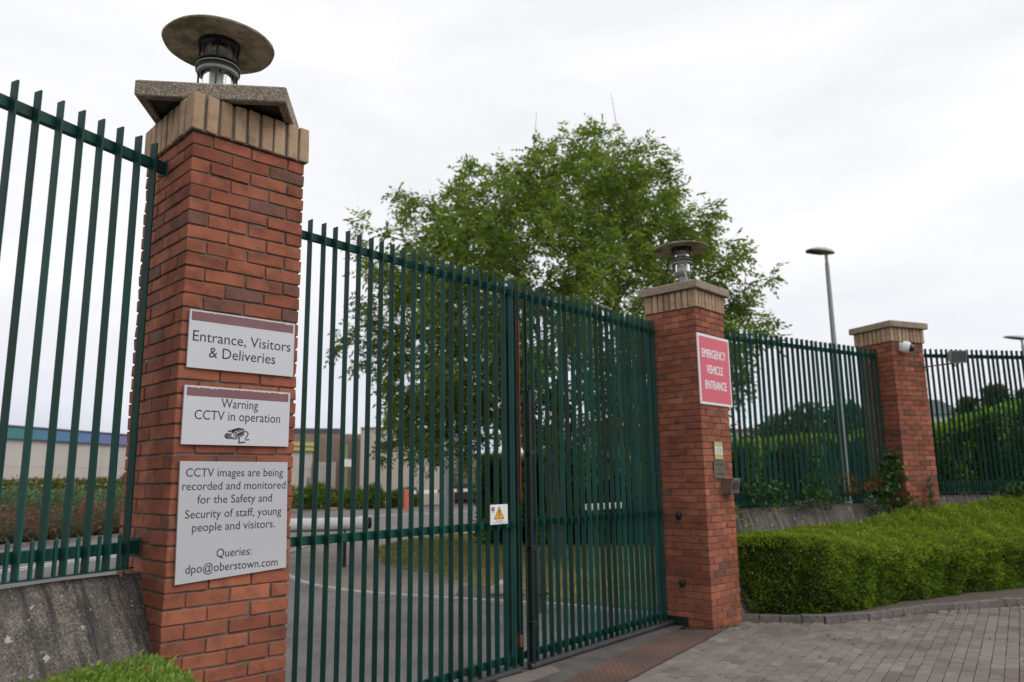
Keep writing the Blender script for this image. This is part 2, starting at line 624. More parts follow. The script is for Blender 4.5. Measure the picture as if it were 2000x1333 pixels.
def grassmat():
    mt, t, b = mk('dry_grass_ground')
    c = ramp(t, [(.35, (.27, .19, .08)), (.5, (.20, .17, .05)), (.68, (.11, .15, .03))], noise(t, .45, 5, .6))
    c = mixc(t, c, ramp(t, [(.3, (.6, .6, .6)), (.7, (1.3, 1.3, 1.3))], noise(t, 30, 4)), .9, 'MULTIPLY')
    t.links.new(c, b.inputs['Base Color'])
    b.inputs['Roughness'].default_value = 1
    return mt
M['lawn'] = grassmat()

M['yew'] = leafmat('hedge_leaf', [(0, (.036, .060, .010)), (.3, (.105, .172, .018)), (.62, (.205, .315, .028)), (.86, (.35, .45, .042)), (1, (.52, .50, .06))], .38)
M['privet'] = leafmat('fresh_hedge_leaf', [(0, (.06, .09, .02)), (.35, (.15, .26, .035)), (.75, (.27, .42, .07)), (.94, (.36, .48, .12)), (1, (.40, .18, .10))], .38)
M['twig_shade'] = plain('twigs_and_hedge_shade', (.030, .034, .013), 1, 0, .4, 20)  # twig colour, also painted as the dark shade inside hedges and shrubs
M['laurel'] = leafmat('laurel_leaf', [(0, (.022, .050, .012)), (.35, (.065, .14, .020)), (.62, (.18, .32, .030)), (1, (.40, .54, .06))], .38, .4)
M['ash'] = leafmat('ash_leaf', [(0, (.05, .085, .013)), (.4, (.13, .205, .024)), (.75, (.24, .335, .036)), (1, (.36, .41, .07))], .48)
M['darkleaf'] = leafmat('dark_tree_leaf', [(0, (.03, .05, .015)), (.6, (.075, .12, .025)), (1, (.14, .18, .04))], .25)
M['conifer'] = leafmat('conifer_leaf', [(0, (.045, .045, .018)), (.6, (.11, .105, .04)), (1, (.18, .155, .06))], .2)
M['juniper'] = leafmat('juniper_leaf', [(0, (.06, .11, .045)), (.6, (.15, .25, .11)), (1, (.25, .36, .17))], .2)
M['olivehedge'] = leafmat('olive_shrub_leaf', [(0, (.045, .055, .012)), (.6, (.14, .15, .03)), (1, (.24, .23, .05))], .25)
M['heather'] = leafmat('brown_shrub_leaf', [(0, (.075, .040, .030)), (.5, (.165, .092, .062)), (.8, (.24, .15, .08)), (1, (.20, .22, .06))], .2)
M['shrub'] = leafmat('green_shrub_leaf', [(0, (.04, .075, .012)), (.6, (.14, .23, .03)), (1, (.27, .36, .06))], .3)
M['ivy'] = leafmat('ivy_leaf', [(0, (.015, .045, .010)), (.6, (.04, .11, .022)), (1, (.11, .20, .04))], .3, .4)
M['fern'] = leafmat('rusty_fern_leaf', [(0, (.09, .04, .012)), (.6, (.16, .085, .02)), (1, (.10, .12, .02))], .3)
M['sage'] = leafmat('grey_green_leaf', [(0, (.05, .08, .04)), (1, (.16, .22, .12))], .3)
M['grassblade'] = leafmat('grass_blade', [(0, (.08, .13, .018)), (.45, (.18, .19, .045)), (.8, (.33, .25, .10)), (1, (.40, .32, .15))], .3)
M['orangeleaf'] = leafmat('orange_leaf', [(0, (.28, .09, .03)), (1, (.45, .16, .07))], .3)
def barkmat():
    mt, t, b = mk('tree_bark')
    c = ramp(t, [(.35, (.060, .048, .038)), (.65, (.16, .135, .11))], noise(t, 6, 6, .65, objvec(t, (1, 1, .25))))
    t.links.new(c, b.inputs['Base Color'])
    b.inputs['Roughness'].default_value = .95
    bump(t, b, noise(t, 14, 5, .6, objvec(t, (1, 1, .2))), .7, .03)
    return mt
M['bark'] = barkmat()

def rendermat():
    mt, t, b = mk('pale_render')
    c = ramp(t, [(.3, (.46, .42, .385)), (.7, (.53, .49, .455))], noise(t, .6, 6, .65, objvec(t, (1, 1, .3))))
    cn = t.nodes.new('ShaderNodeTexCoord')
    sp = t.nodes.new('ShaderNodeSeparateXYZ')
    cb_ = t.nodes.new('ShaderNodeCombineXYZ')
    t.links.new(cn.outputs['Object'], sp.inputs[0])
    t.links.new(sp.outputs[0], cb_.inputs[0])
    t.links.new(sp.outputs[2], cb_.inputs[1])
    br = t.nodes.new('ShaderNodeTexBrick')
    br.offset = 0
    br.inputs['Scale'].default_value = 1
    br.inputs['Brick Width'].default_value = 2.4
    br.inputs['Row Height'].default_value = 1.35
    br.inputs['Mortar Size'].default_value = .02
    br.inputs['Color1'].default_value = (1, 1, 1, 1)
    br.inputs['Color2'].default_value = (.95, .95, .95, 1)
    br.inputs['Mortar'].default_value = (.72, .70, .68, 1)
    t.links.new(cb_.outputs[0], br.inputs['Vector'])
    c = mixc(t, c, br.outputs['Color'], 1.0, 'MULTIPLY')
    t.links.new(c, b.inputs['Base Color'])
    b.inputs['Roughness'].default_value = .9
    return mt
M['render'] = rendermat()
def ribwall():
    mt, t, b = mk('ribbed_concrete')
    c = ramp(t, [(.35, (.46, .40, .355)), (.65, (.54, .48, .43))], noise(t, 1.2, 5, .6, objvec(t, (6, 6, .12))))
    t.links.new(c, b.inputs['Base Color'])
    b.inputs['Roughness'].default_value = .9
    return mt
M['ribwall'] = ribwall()
M['brownwall'] = plain('brown_brick_far', (.24, .175, .135), .9, 0, .15, 2)
M['slate'] = plain('slate_roof', (.07, .075, .095), .7, 0, .2, 3)
M['redcoping'] = plain('red_coping', (.22, .05, .05), .7, 0, .1)
def fascia():
    mt, t, b = mk('rainbow_fascia')
    cdn = t.nodes.new('ShaderNodeTexCoord')
    sp = t.nodes.new('ShaderNodeSeparateXYZ')
    t.links.new(cdn.outputs['Object'], sp.inputs[0])
    mr = t.nodes.new('ShaderNodeMapRange')
    mr.inputs[1].default_value = 0
    mr.inputs[2].default_value = 42
    t.links.new(sp.outputs[0], mr.inputs[0])
    c = ramp(t, [(0, (.06, .20, .17)), (.50, (.055, .20, .22)), (.54, (.08, .19, .32)), (.60, (.12, .18, .36)), (.65, (.15, .16, .34)), (.68, (.22, .16, .32)), (.75, (.35, .10, .12)), (.84, (.50, .22, .08)), (.91, (.52, .38, .14)), (.95, (.46, .42, .16)), (1, (.36, .38, .16))], mr.outputs[0])
    t.links.new(c, b.inputs['Base Color'])
    b.inputs['Roughness'].default_value = .6
    return mt
M['fascia'] = fascia()
M['salmon'] = plain('salmon_paint', (.72, .17, .11), .5, 0, .06)
M['carpaint'] = plain('car_black', (.012, .013, .016), .2, .2, .1)
M['carglass'] = plain('car_glass', (.02, .025, .03), .08)
M['timber'] = plain('weathered_timber', (.10, .05, .03), .9, 0, .3, 9)
M['stone'] = plain('pale_stone', (.40, .37, .33), .95, 0, .2, 7, .4)
M['greenpole'] = plain('pale_green_paint', (.20, .27, .13), .6)
M['line'] = plain('road_marking', (.62, .62, .60), .8, 0, .15, 3)

# ------------------------------------------------------------------ lettering
_tcache = {}
def text_geom(s):
    if s in _tcache:
        return _tcache[s]
    cu = bpy.data.curves.new('t', 'FONT')
    cu.body = s
    cu.size = 1
    cu.resolution_u = 3
    ob = bpy.data.objects.new('t', cu)
    COL.objects.link(ob)
    dg = bpy.context.evaluated_depsgraph_get()
    me = bpy.data.meshes.new_from_object(ob.evaluated_get(dg))
    v = [tuple(x.co) for x in me.vertices]
    f = [tuple(p.vertices) for p in me.polygons]
    bpy.data.objects.remove(ob)
    bpy.data.curves.remove(cu)
    bpy.data.meshes.remove(me)
    _tcache[s] = (v, f)
    return v, f
_E = text_geom('E')[0]
CAP = max(v[1] for v in _E)
def text(mb, s, x0, x1, zb, cap, y, slope=0.0, bold=0.0, mi=0):
    """letters on the plane y (facing -y): from x0 to x1 along x, baseline zb, capital height cap"""
    v, f = text_geom(s)
    a, b_ = min(p[0] for p in v), max(p[0] for p in v)
    k = (x1 - x0) / (b_ - a)
    offs = [(0, 0)] if not bold else [(-bold, 0), (bold, 0), (0, bold * .6), (0, -bold * .6)]
    for q, (ox, oz) in enumerate(offs):
        vs = []
        for p in v:
            x = x0 + (p[0] - a) * k
            vs.append((x + ox, y - q * .00012, zb + p[1] * cap / CAP + slope * (x - x0) + oz))
        mb.add(vs, f, mi)
def lines(T, mat, rows, y, bold=0.0, name='lettering'):
    for (s_, x0, x1, zb, cap) in rows:
        mb = MB()
        text(mb, s_, x0, x1, zb, cap, y, 0, bold)
        mb.build(name, M[mat], T)
def stroke(mb, pts, w, y, mi=0):
    """flat line drawn on plane y"""
    for i in range(len(pts) - 1):
        a, b_ = np.array(pts[i], float), np.array(pts[i + 1], float)
        d = b_ - a
        L_ = np.hypot(*d)
        if L_ < 1e-6: continue
        d /= L_
        n = np.array([-d[1], d[0]]) * w / 2
        a = a - d * w * .3
        b_ = b_ + d * w * .3
        q = [a - n, b_ - n, b_ + n, a + n]
        mb.add([(x, y - 1e-5 * i, z) for x, z in q], [(0, 1, 2, 3)], mi)

# ================================================================== GROUND
def sheet(name, poly, z, mat, kind='structure'):
    mb = MB()
    n = len(poly)
    mb.add([(x, y, z) for x, y in poly], [tuple(range(n))])
    o = mb.build(name, mat)
    if kind: o['kind'] = kind
    return o
sheet('ground', [(-900, -900), (900, -900), (900, 900), (-900, 900)], 0.03, M['earth'])
# front forecourt bed of the pavers, with its edge along the steel plate
FA, FB = (-6.0, -1.90), (6.20, .665)
sheet('forecourt', [(-30, -30), (30, -30), (30, -3.0), (13.6, -2.9), (10.4, -1.30), (8.83, -.53), (7.9, -.22), (7.42, .07), (7.15, .46), (6.9, .84), (6.3, .80), FB, FA, (-30, -7)], 0.084, M['sand'])
sheet('threshold_strip', [(-5, -1.42), (6.22, 1.13), (6.22, 1.50), (.5, .93), (-5, .4)], 0.098, M['strip'])
KERB = [(6.55, 1.45), (6.45, 2.0), (6.43, 2.3), (6.316, 3.05), (6.03, 3.85), (5.79, 4.48), (5.51, 5.26), (5.25, 6.14), (5.20, 7.23), (5.36, 8.1), (5.59, 8.82), (5.95, 9.8), (6.6, 11.2), (7.6, 12.8), (9.3, 14.6), (12.3, 15.6), (16, 16.4), (40, 20)]
FARK = [(-40, -4), (-10, 12.5), (5.2, 21.9), (7.5, 23.3), (14.5, 30.2), (22.3, 37.0), (30.8, 38.6), (38, 36.5), (70, 30)]
sheet('driveway', [(.3, .82)] + [(x, y) for x, y in KERB[:-1]] + [(22, 17.5), (70, 26), (70, 30)] + [(x, y) for x, y in FARK[::-1][1:]] + [(-40, -9), (-8, -1.6)], 0.090, M['tarmac'])
GRASS = [(6.95, 1.6), (6.85, 3.0), (6.72, 4.0), (6.85, 5.0), (7.3, 6.3), (7.61, 7.26), (7.60, 8.3), (7.9, 9.3), (8.97, 11.0), (10.3, 12.8), (12.3, 14.16), (14.55, 14.7), (20, 16), (24, 8), (24, -6), (15, -3), (12, .9), (9, 1.6), (7.2, 1.6)]
sheet('footpath', KERB + [(24, 8), (12, 2), (7.2, 1.6)], 0.102, M['tarmac_path'])
sheet('mulch_bed', [(6.55, 1.5), (6.50, 2.0), (6.48, 2.3), (6.37, 3.05), (6.08, 3.88), (5.85, 4.5), (5.95, 4.8), (6.6, 5.4), (7.4, 5.8), (7.6, 1.6)], 0.107, M['soil'])
sheet('lawn', GRASS, 0.112, M['lawn'])
sheet('planting_bed_ground', FARK[:6] + [(22, 46), (8, 44), (-45, 20)], 0.12, M['soil'])
sheet('verge', FARK[4:] + [(70, 60), (22, 60), (10, 40)], 0.115, M['verge'])
# kerbs
def band(name, pts, w, z0, z1, mat, mi=0, seg=None):
    mb = MB()
    P = [np.array(p, float) for p in pts]
    for i in range(len(P) - 1):
        d = P[i + 1] - P[i]
        L_ = np.hypot(*d)
        k = max(1, int(round(L_ / seg))) if seg else 1
        for j in range(k):
            a = P[i] + d * (j + (.02 if seg else 0)) / k
            b_ = P[i] + d * (j + 1 - (.02 if seg else 0)) / k
            n = np.array([-d[1], d[0]]) / L_ * w / 2
            e_ = rng.normal(0, .004) if seg else 0
            zt = z1 + e_
            q = [a - n, b_ - n, b_ + n, a + n]
            mb.prism([tuple(x) for x in q], z0, zt, mi, rng.random())
    return mb.build(name, mat)
tag(band('edging_strip', KERB, .10, .05, .135, M['palekerb']), kind='structure')
tag(band('far_kerb', FARK, .13, .05, .19, M['kerbstone']), kind='structure')
tag(band('road_line', [(16.5, 24.9), (20.7, 28.9), (23, 28.9), (26.5, 28.2), (33, 26)], .16, .088, .096, M['line']), kind='structure')
tag(band('road_line', [(-3, 10.6), (.5, 13.2), (3.53, 15.34), (6.2, 17.0)], .11, .088, .096, M['line']), kind='structure')
tag(band('road_line', [(-2.85, 10.3), (.65, 12.9), (3.68, 15.0), (6.3, 16.6)], .07, .088, .096, M['line']), kind='structure')

# paving blocks (real blocks, laid in rows along the steel plate)
def paving():
    mb = MB()
    ang = .211
    c, s = math.cos(ang), math.sin(ang)
    ox, oy = 6.20, .66
    lim = [(13.2, -2.75), (10.36, -1.33), (8.83, -.56), (7.9, -.25), (7.42, .04), (7.15, .43), (6.86, .79), (6.3, .76)]
    for r_ in range(-2, 40):
        for q in range(-34, 36):
            lx = q * .203 + (r_ % 2) * .1015
            ly = -(r_ + .5) * .103 - .004
            x, y = ox + lx * c - ly * s, oy + lx * s + ly * c
            if x < 2.2 or x > 13 or y < -3.6: continue
            # left of kerb / plate edge
            inside = True
            if r_ < 0 and x < 6.3: continue
            for (ax, ay), (bx, by) in zip(lim[:-1], lim[1:]):
                if (bx - ax) * (y - ay) - (by - ay) * (x - ax) < 0.05 * math.hypot(bx - ax, by - ay) and min(ax, bx) - .15 <= x <= max(ax, bx) + .15:
                    inside = False
            if not inside: continue
            h = rng.normal(0, .0016)
            v0 = len(mb.v)
            mb.cbox(lx - .0992, lx + .0992, ly - .0492, ly + .0492, .04, .100 + h, .0035, 0, float(np.clip(rng.normal(.5, .22), 0, 1)), .0012)
            for i in range(v0, len(mb.v)):
                X, Y, Z = mb.v[i]
                mb.v[i] = (ox + X * c - Y * s, oy + X * s + Y * c, Z)
    return tag(mb.build('block_paving', M['paver']), kind='structure')
paving()

# ================================================================== PILLARS
BW = .665
def pillar(name, label, x, y, rz, ztop, seed, courses=49, capmat='cap_clean', cap_rot=0.0, loose=False):
    g = np.random.default_rng(seed)
    T = thing(name, label, 'pillar', (x, y, 0), rz, 'brick gate pillars')
    mb = MB()
    z0 = ztop - .075 * courses
    mb.box(.0085, BW - .0085, .0085, BW - .0085, max(z0, -.2), ztop - .002, 1)
    full, hd, jn = .215, .1025, .010
    for k in range(courses):
        zt = ztop - .075 * k - .005
        zb = zt - .065
        ring = []
        if k % 2 == 0:      # sides run through, front and back have two between headers
            for yy in (0, .225, .45):
                ring += [(0, hd, yy, yy + full), (BW - hd, BW, yy, yy + full)]
            for xx in (.1125, .3375):
                ring += [(xx, xx + full, 0, hd), (xx, xx + full, BW - hd, BW)]
        else:
            for xx in (0, .225, .45):
                ring += [(xx, xx + full, 0, hd), (xx, xx + full, BW - hd, BW)]
            for yy in (.1125, .3375):
                ring += [(0, hd, yy, yy + full), (BW - hd, BW, yy, yy + full)]
        for (a, b_, c, d) in ring:
            p = np.clip(g.normal(0, .0013, 2), -.0025, .0025)
            tone = .14 + .86 * g.random() if g.random() > .05 else .1 * g.random()
            dz = g.normal(0, .0009)
            mb.cbox(a + p[0], b_ + p[0], c + p[1], d + p[1], zb + dz, zt + dz, .0035, 0, tone, .0016)
    mb.build('brick_shaft', [M['brick'], M['mortar']], T)
    # soldier course
    mb = MB()
    o = .02
    A, B = -o, BW + o
    w, dp = .0645, .1025
    zb, zt = ztop + .001, ztop + .213
    mb.box(A + .012, B - .012, A + .012, B - .012, zb, zt - .008, 1)
    def sb(a, b_, c, d):
        p = g.normal(0, .0015, 2)
        mb.cbox(a + p[0], b_ + p[0], c + p[1], d + p[1], zb + abs(g.normal(0, .001)), zt + g.normal(0, .001), .005, 0, float(np.clip(g.normal(.5, .24), 0, 1)), .0015)
    n = 9
    pit = (B - A - w) / (n - 1)
    for i in range(n):
        dd = dp
        sb(A + i * pit, A + i * pit + w, A, A + dd)
        sb(A + i * pit, A + i * pit + w, B - dd, B)
    y0, y1 = A + dp + .012, B - dp - .012
    n2 = 6
    pit = (y1 - y0 - w) / (n2 - 1)
    for i in range(n2):
        sb(A, A + dp, y0 + i * pit, y0 + i * pit + w)
        sb(B - dp, B, y0 + i * pit, y0 + i * pit + w)
    mb.build('soldier_course', [M['buff'], M['mortar']], T)
    # cap stone
    mb = MB()
    h = .40 if not cap_rot else .402
    zc = ztop + .2165
    ch = .006
    t1 = .098
    def ringv(r_, z):
        return [(-r_, -r_, z), (r_, -r_, z), (r_, r_, z), (-r_, r_, z)]
    lev = [(h - .048, zc + .026, 1), (h - .048, zc, 0), (h - ch, zc, 0), (h, zc + ch, 0), (h, zc + t1 - ch * 2, 0), (h - ch * 2, zc + t1, 0), (.06, zc + t1 + .035, 0)]
    vs, fs = [], []
    for r_, z, _ in lev:
        vs += ringv(r_, z)
    for i in range(len(lev) - 1):
        for k in range(4):
            mb_f = (i * 4 + k, i * 4 + (k + 1) % 4, i * 4 + 4 + (k + 1) % 4, i * 4 + 4 + k)
            fs.append(mb_f)
    nl = len(lev)
    fs.append((nl * 4 - 4, nl * 4 - 3, nl * 4 - 2, nl * 4 - 1))
    mb.add(vs, fs, 0)
    mb.add(ringv(h - .0485, zc + .025), [(3, 2, 1, 0)], 1)
    ca, sa = math.cos(cap_rot), math.sin(cap_rot)
    cx = cy = BW / 2
    mb.v = [(cx + a * ca - b_ * sa, cy + a * sa + b_ * ca, z) for a, b_, z in mb.v]
    mb.build('cap_stone', [M[capmat], M['felt']], T)
    return T
P2 = (6.20546, .77380, .03533, 3.6997)
P3 = (10.70491, .15096, -.38093, 3.7362)
pillar('brick_pillar', 'tall red brick pillar with three grey notices and a twisted capstone', 0, 0, 0, 3.6, 11, 49, 'cap', R(-37.5))
pillar('brick_pillar', 'red brick pillar carrying the red emergency sign, lamp squarely on its cap', P2[0], P2[1], P2[2], P2[3], 12, 49)
pillar('brick_pillar', 'red brick pillar with a white dome camera and no lamp on top', P3[0], P3[1], P3[2], P3[3], 13, 49)

# ================================================================== PILLAR LAMPS
def make_lamp():
    t = thing('pillar_lamp', '', 'lamp', (0, 0, 0), 0, 'lamps on the gate pillars')
    D = .475                                       # rim height above the cap
    mb = MB()
    rz_ = np.random.default_rng(3)
    prof = [(.085, D + .018), (.13, D + .016), (.30, D + .004), (.333, D - .002), (.337, D + .006), (.330, D + .013), (.20, D + .05), (.06, D + .075), (.001, D + .078)]
    mb.lathe(prof, 48)
    mb.v = [(x * (1 + .006 * math.sin(7 * math.atan2(y, x)) + rz_.normal(0, .002)), y * (1 + .006 * math.sin(5 * math.atan2(y, x))), z + rz_.normal(0, .0012)) for x, y, z in mb.v]
    mb.build('lamp_shade', M['moss'], t, True)
    mb = MB()
    mb.lathe([(.094, D - .012), (.128, D - .012), (.128, D + .012), (.094, D + .012)], 40, close=True)
    mb.build('top_ring', M['black'], t, True)
    mb = MB()
    mb.lathe([(.090, D - .012), (.090, D - .30), (.085, D - .30), (.085, D - .012)], 40, close=True)
    mb.build('glass_cylinder', M['glass'], t, True)
    for k, z in enumerate((.118, .142, .166)):
        mb = MB()
        mb.lathe([(.096, D - z - .004), (.130 + .002 * k, D - z - .006), (.130 + .002 * k, D - z + .001), (.096, D - z + .003)], 40, close=True)
        mb.build('louvre_ring', M['lampgrey'] if k == 1 else M['rubber'], t, True)
    mb = MB()
    mb.lathe([(.104, D - .165), (.127, D - .172), (.124, D - .192), (.10, D - .192)], 40, close=True)
    mb.build('collar', M['lampgrey'], t, True)
    for k in range(4):
        a = k * PI / 2 + R(62)
        mb = MB()
        mb.tube([(.114 * math.cos(a), .114 * math.sin(a), D), (.114 * math.cos(a), .114 * math.sin(a), D - .31)], .0065, 8)
        mb.build('cage_bar', M['black'], t, True)
    mb = MB()
    mb.lathe([(.001, D - .345), (.075, D - .345), (.098, D - .325), (.105, D - .30), (.098, D - .30), (.08, D - .31), (.001, D - .312)], 40)
    mb.build('glass_cup', M['lampgrey'], t, True)
    mb = MB()
    mb.lathe([(.001, D - .02), (.07, D - .022), (.072, D - .05), (.058, D - .055), (.001, D - .05)], 24)
    mb.build('upper_reflector', M['frost'], t, True)
    mb = MB()
    mb.lathe([(.001, D - .19), (.034, D - .20), (.042, D - .235), (.036, D - .29), (.026, D - .312), (.001, D - .312)], 24)
    mb.build('bulb', M['frost'], t, True)
    mb = MB()
    mb.lathe([(.05, D - .346), (.05, .03), (.07, .028), (.07, -.02)], 24)
    mb.build('stem', M['lampgrey'], t, True)
    mb = MB()
    mb.tube([(-.09, -.03, D - .30), (-.10, -.04, D - .35), (-.07, -.06, D - .40), (-.05, -.05, .02)], .008, 6)
    mb.build('cable', M['offwhite'], t, True)
    return t
lamp = make_lamp()
lamp['label'] = 'mossy mushroom lamp perched on the twisted capstone of the nearest pillar'
lamp.scale = (.965, .965, 1)
lamp.location = (.275, .39, 3.6 + .2165 + .098 - .02)
c2, s2 = math.cos(P2[2]), math.sin(P2[2])
dup(lamp, (P2[0] + .3325 * c2 - .3325 * s2, P2[1] + .3325 * s2 + .3325 * c2, P2[3] + .2165 + .098 + .045), .5, 'mushroom lamp with a loose cable, on the pillar with the red sign')

# ================================================================== FENCES AND GATE
BWD, BDP = .0105, .050           # picket width, depth
def picket_mesh(z0, z1):
    mb = MB()
    mb.cbox(0, BWD, -BDP, 0, z0, z1, .0018)
    return mb
def spike_mesh(z0, z1):
    mb = MB()
    a, b_ = .003, .017
    v = [(a, -.044, z0), (b_, -.044, z0), (b_, -.030, z0), (a, -.030, z0)]
    v += [(x, y, z1 - .018) for x, y, _ in v[:4]]
    v.append((.010, -.037, z1))
    mb.add(v, [(0, 1, 5, 4), (1, 2, 6, 5), (2, 3, 7, 6), (3, 0, 4, 7), (4, 5, 8), (5, 6, 8), (6, 7, 8), (7, 4, 8)])
    return mb
def rail(x0, x1, z0, z1, y0=.001, y1=.034):
    mb = MB()
    mb.cbox(x0, x1, y0, y1, z0, z1, .004)
    return mb
def fence(label, loc, a, x0, x1, first, pitch, zt, zb, railz, group='green steel fence runs between the pillars'):
    T = thing('railing_fence', label, 'fence', (loc[0], loc[1], 0), a, group)
    pk = None
    n0 = int(math.ceil((x0 - first) / pitch))
    n1 = int(math.floor((x1 - first) / pitch))
    g = np.random.default_rng(int(abs(loc[0]) * 100) + 5)
    for i in range(n0, n1 + 1):
        if pk is None:
            pk = picket_mesh(zb, zt).build('picket', M['green'], T)
            o = pk
        else:
            o = pk.copy()
            COL.objects.link(o)
            o.parent = T
        o.location = (first + i * pitch, g.normal(0, .0012), 0)
        o.rotation_euler = (g.normal(0, .0012), g.normal(0, .0012), g.normal(0, .02))
    sp = None
    for i in range(n0, n1):
        if sp is None:
            sp = spike_mesh(zb, railz[1] + .055).build('short_spike', M['green'], T)
            o = sp
        else:
            o = sp.copy()
            COL.objects.link(o)
            o.parent = T
        o.location = (first + (i + .5) * pitch, 0, 0)
    rail(x0, x1, zt - .135, zt - .075).build('top_rail', M['green'], T)
    rail(x0, x1, railz[0], railz[1]).build('lower_rail', M['green'], T)
    mb = MB()
    mb.box(x0 + .06, x1 - .06, -BDP - .002, .006, zb - .008, zb)
    mb.build('bottom_strip', M['green'], T)
    for xe, sg in ((x0, 1), (x1, -1)):
        for z in (zt - .105, (railz[0] + railz[1]) / 2):
            mb = MB()
            mb.cbox(min(xe, xe + sg * .008), max(xe, xe + sg * .008), -.012, .056, z - .048, z + .048, .002)
            mb.box(min(xe + sg * .008, xe + sg * .09), max(xe + sg * .008, xe + sg * .09), -.004, .0, z - .032, z + .032)
            mb.build('wall_bracket', M['green'], T)
    return T
fence('green steel railing left of the notice pillar, above a lichen-spotted wall', (0, .335), .33378, -2.7, -.012, -.8811, .11025, 3.583, 1.318, (1.384, 1.440))
FO, FAng = (6.8506, 1.34695), -.21757
fence('green steel railing between the red-sign pillar and the camera pillar', FO, FAng, .01, 4.07, .11, .1092, 3.665, 1.372, (1.442, 1.498))
F3O, F3A = (11.44493, .21006), -.59981
fence('green steel railing right of the camera pillar, with a floodlight before it', F3O, F3A, .01, 3.3, .0556, .09373, 3.708, 1.455, (1.525, 1.581))

# retaining walls under the fences
def plinth(label, loc, a, x0, x1, zt, front, batter, ends=(0, 0)):
    mb = MB()
    zb = -.1
    yb = front - (zt - zb) * batter
    n = 14
    xs = np.linspace(x0, x1, n + 1)
    prof = [(.22, zb), (.22, zt - .16), (front + .014, zt), (front, zt - .008), (yb, zb)]
    vs, fs = [], []
    for x in xs:
        for (y, z) in prof:
            vs.append((x, y + (rng.normal(0, .002)), z + (rng.normal(0, .0015) if z > 0 else 0)))
    for i in range(n):
        for k in range(4):
            fs.append((i * 5 + k, i * 5 + k + 1, i * 5 + 6 + k, i * 5 + 5 + k))
    fs.append((4, 3, 2, 1, 0))
    fs.append(tuple(n * 5 + k for k in range(5)))
    mb.add(vs, fs)
    o = mb.build('retaining_wall', M['plinth'])
    o.location = (loc[0], loc[1], 0)
    o.rotation_euler = (0, 0, a)
    return tag(o, label, 'retaining wall', 'sloping concrete walls under the railings')
plinth('sloping stained concrete wall with white lichen spots, under the left railing', (0, .335), .33378, -3.2, -.005, 1.287, -.012, .62)
plinth('sloping dark-streaked concrete wall between the red-sign pillar and camera pillar', FO, FAng, .004, 4.16, 1.340, -.012, .42)
plinth('strip of dark concrete wall right of the camera pillar', F3O, F3A, .004, 4.2, 1.420, -.012, .42)

# gate
GO, GA = (1.174, .8395), .09945
GP = .1121
def gate_leaf(label, x0, x1, pickets, stile_x, hinge_x, z0, z1):
    T = thing('gate_leaf', label, 'gate', (GO[0], GO[1], 0), GA, 'leaves of the green gate')
    zt = 3.583
    pk = None
    g = np.random.default_rng(int(abs(x1) * 50))
    for x in pickets:
        if pk is None:
            pk = picket_mesh(z0, zt).build('picket', M['green'], T)
            o = pk
        else:
            o = pk.copy()
            COL.objects.link(o)
            o.parent = T
        o.location = (x, g.normal(0, .0012), 0)
        o.rotation_euler = (g.normal(0, .001), g.normal(0, .001), g.normal(0, .02))
    rail(x0, x1, 3.442, 3.502).build('top_rail', M['green'], T)
    rail(x0, x1, 1.308, 1.370).build('middle_rail', M['green'], T)
    rail(x0, x1, z0 + .045, z0 + .105).build('bottom_rail', M['green'], T)
    for nm, xs_, w in (('meeting_stile', stile_x, .06), ('hinge_stile', hinge_x, .06)):
        mb = MB()
        mb.cbox(xs_, xs_ + w, .036, .096, z0, zt - .05, .004)
        mb.build(nm, M['green_dark'] if nm == 'meeting_stile' else M['green'], T)
    return T
lp = [i * GP for i in range(-4, 21)]
gl = gate_leaf('left leaf of the green gate, carrying the yellow warning sign', -.44, 2.30, lp, 2.245, -.44, .13, 0)
rp = [2.3376 + j * GP for j in range(0, 24)]
gr = gate_leaf('right leaf of the green gate, with a black drop bolt', 2.345, 5.02, rp, 2.345, 4.965, .13, 0)
# tubes along the foot of each leaf
mb = MB(); mb.tube([(-.3, -.062, .115), (2.27, -.062, .118)], .028, 12); mb.build('foot_tube', M['rubber'], gl, True)
mb = MB(); mb.tube([(2.41, -.062, .118), (5.06, -.062, .125)], .028, 12); mb.build('foot_tube', M['rubber'], gr, True)
# red primed strip and cover plate at the meeting stile
mb = MB(); mb.box(2.318, 2.333, -.062, -.02, 1.55, 3.20); mb.build('slam_strip', M['redox'], gl)
mb = MB(); mb.cbox(2.286, 2.304, -.056, -.041, .32, 3.5, .002); mb.build('cover_plate', M['green_dark'], gl)
mb = MB(); mb.cbox(2.398, 2.420, -.050, -.041, .12, 3.42, .002); mb.build('cover_plate', M['green_dark'], gr)
mb = MB()
mb.tube([(2.462, -.062, .12), (2.462, -.062, 2.545)], .021, 12)
mb.cbox(2.435, 2.49, -.075, -.045, .11, .16, .004)
mb.build('drop_bolt', M['black'], gr, True)
for z in (.45, 1.10, 1.95):
    mb = MB(); mb.cbox(2.428, 2.498, -.088, -.041, z, z + .045, .003); mb.build('bolt_guide', M['black'], gr)
mb = MB(); mb.cbox(2.285, 2.325, -.06, .0, .30, .40, .003); mb.build('lock_keep', M['rust'], gl)
mb = MB()
mb.tube([(5.0, .06, 3.44), (5.0, .06, 3.62)], .035, 12)
mb.cbox(4.95, 5.06, .03, .12, 3.49, 3.60, .004)
mb.build('top_hinge', M['rust'], gr, True)
mb = MB(); mb.cbox(3.62, 4.30, .075, .135, 1.405, 1.472, .008); mb.build('operator_arm', M['offwhite'], gr)
for g_, xx in ((gl, 1.75), (gr, 2.95)):
    mb = MB(); mb.cbox(xx, xx + .09, .036, .075, .13, .23, .003); mb.build('ground_stop', M['rust'], g_)

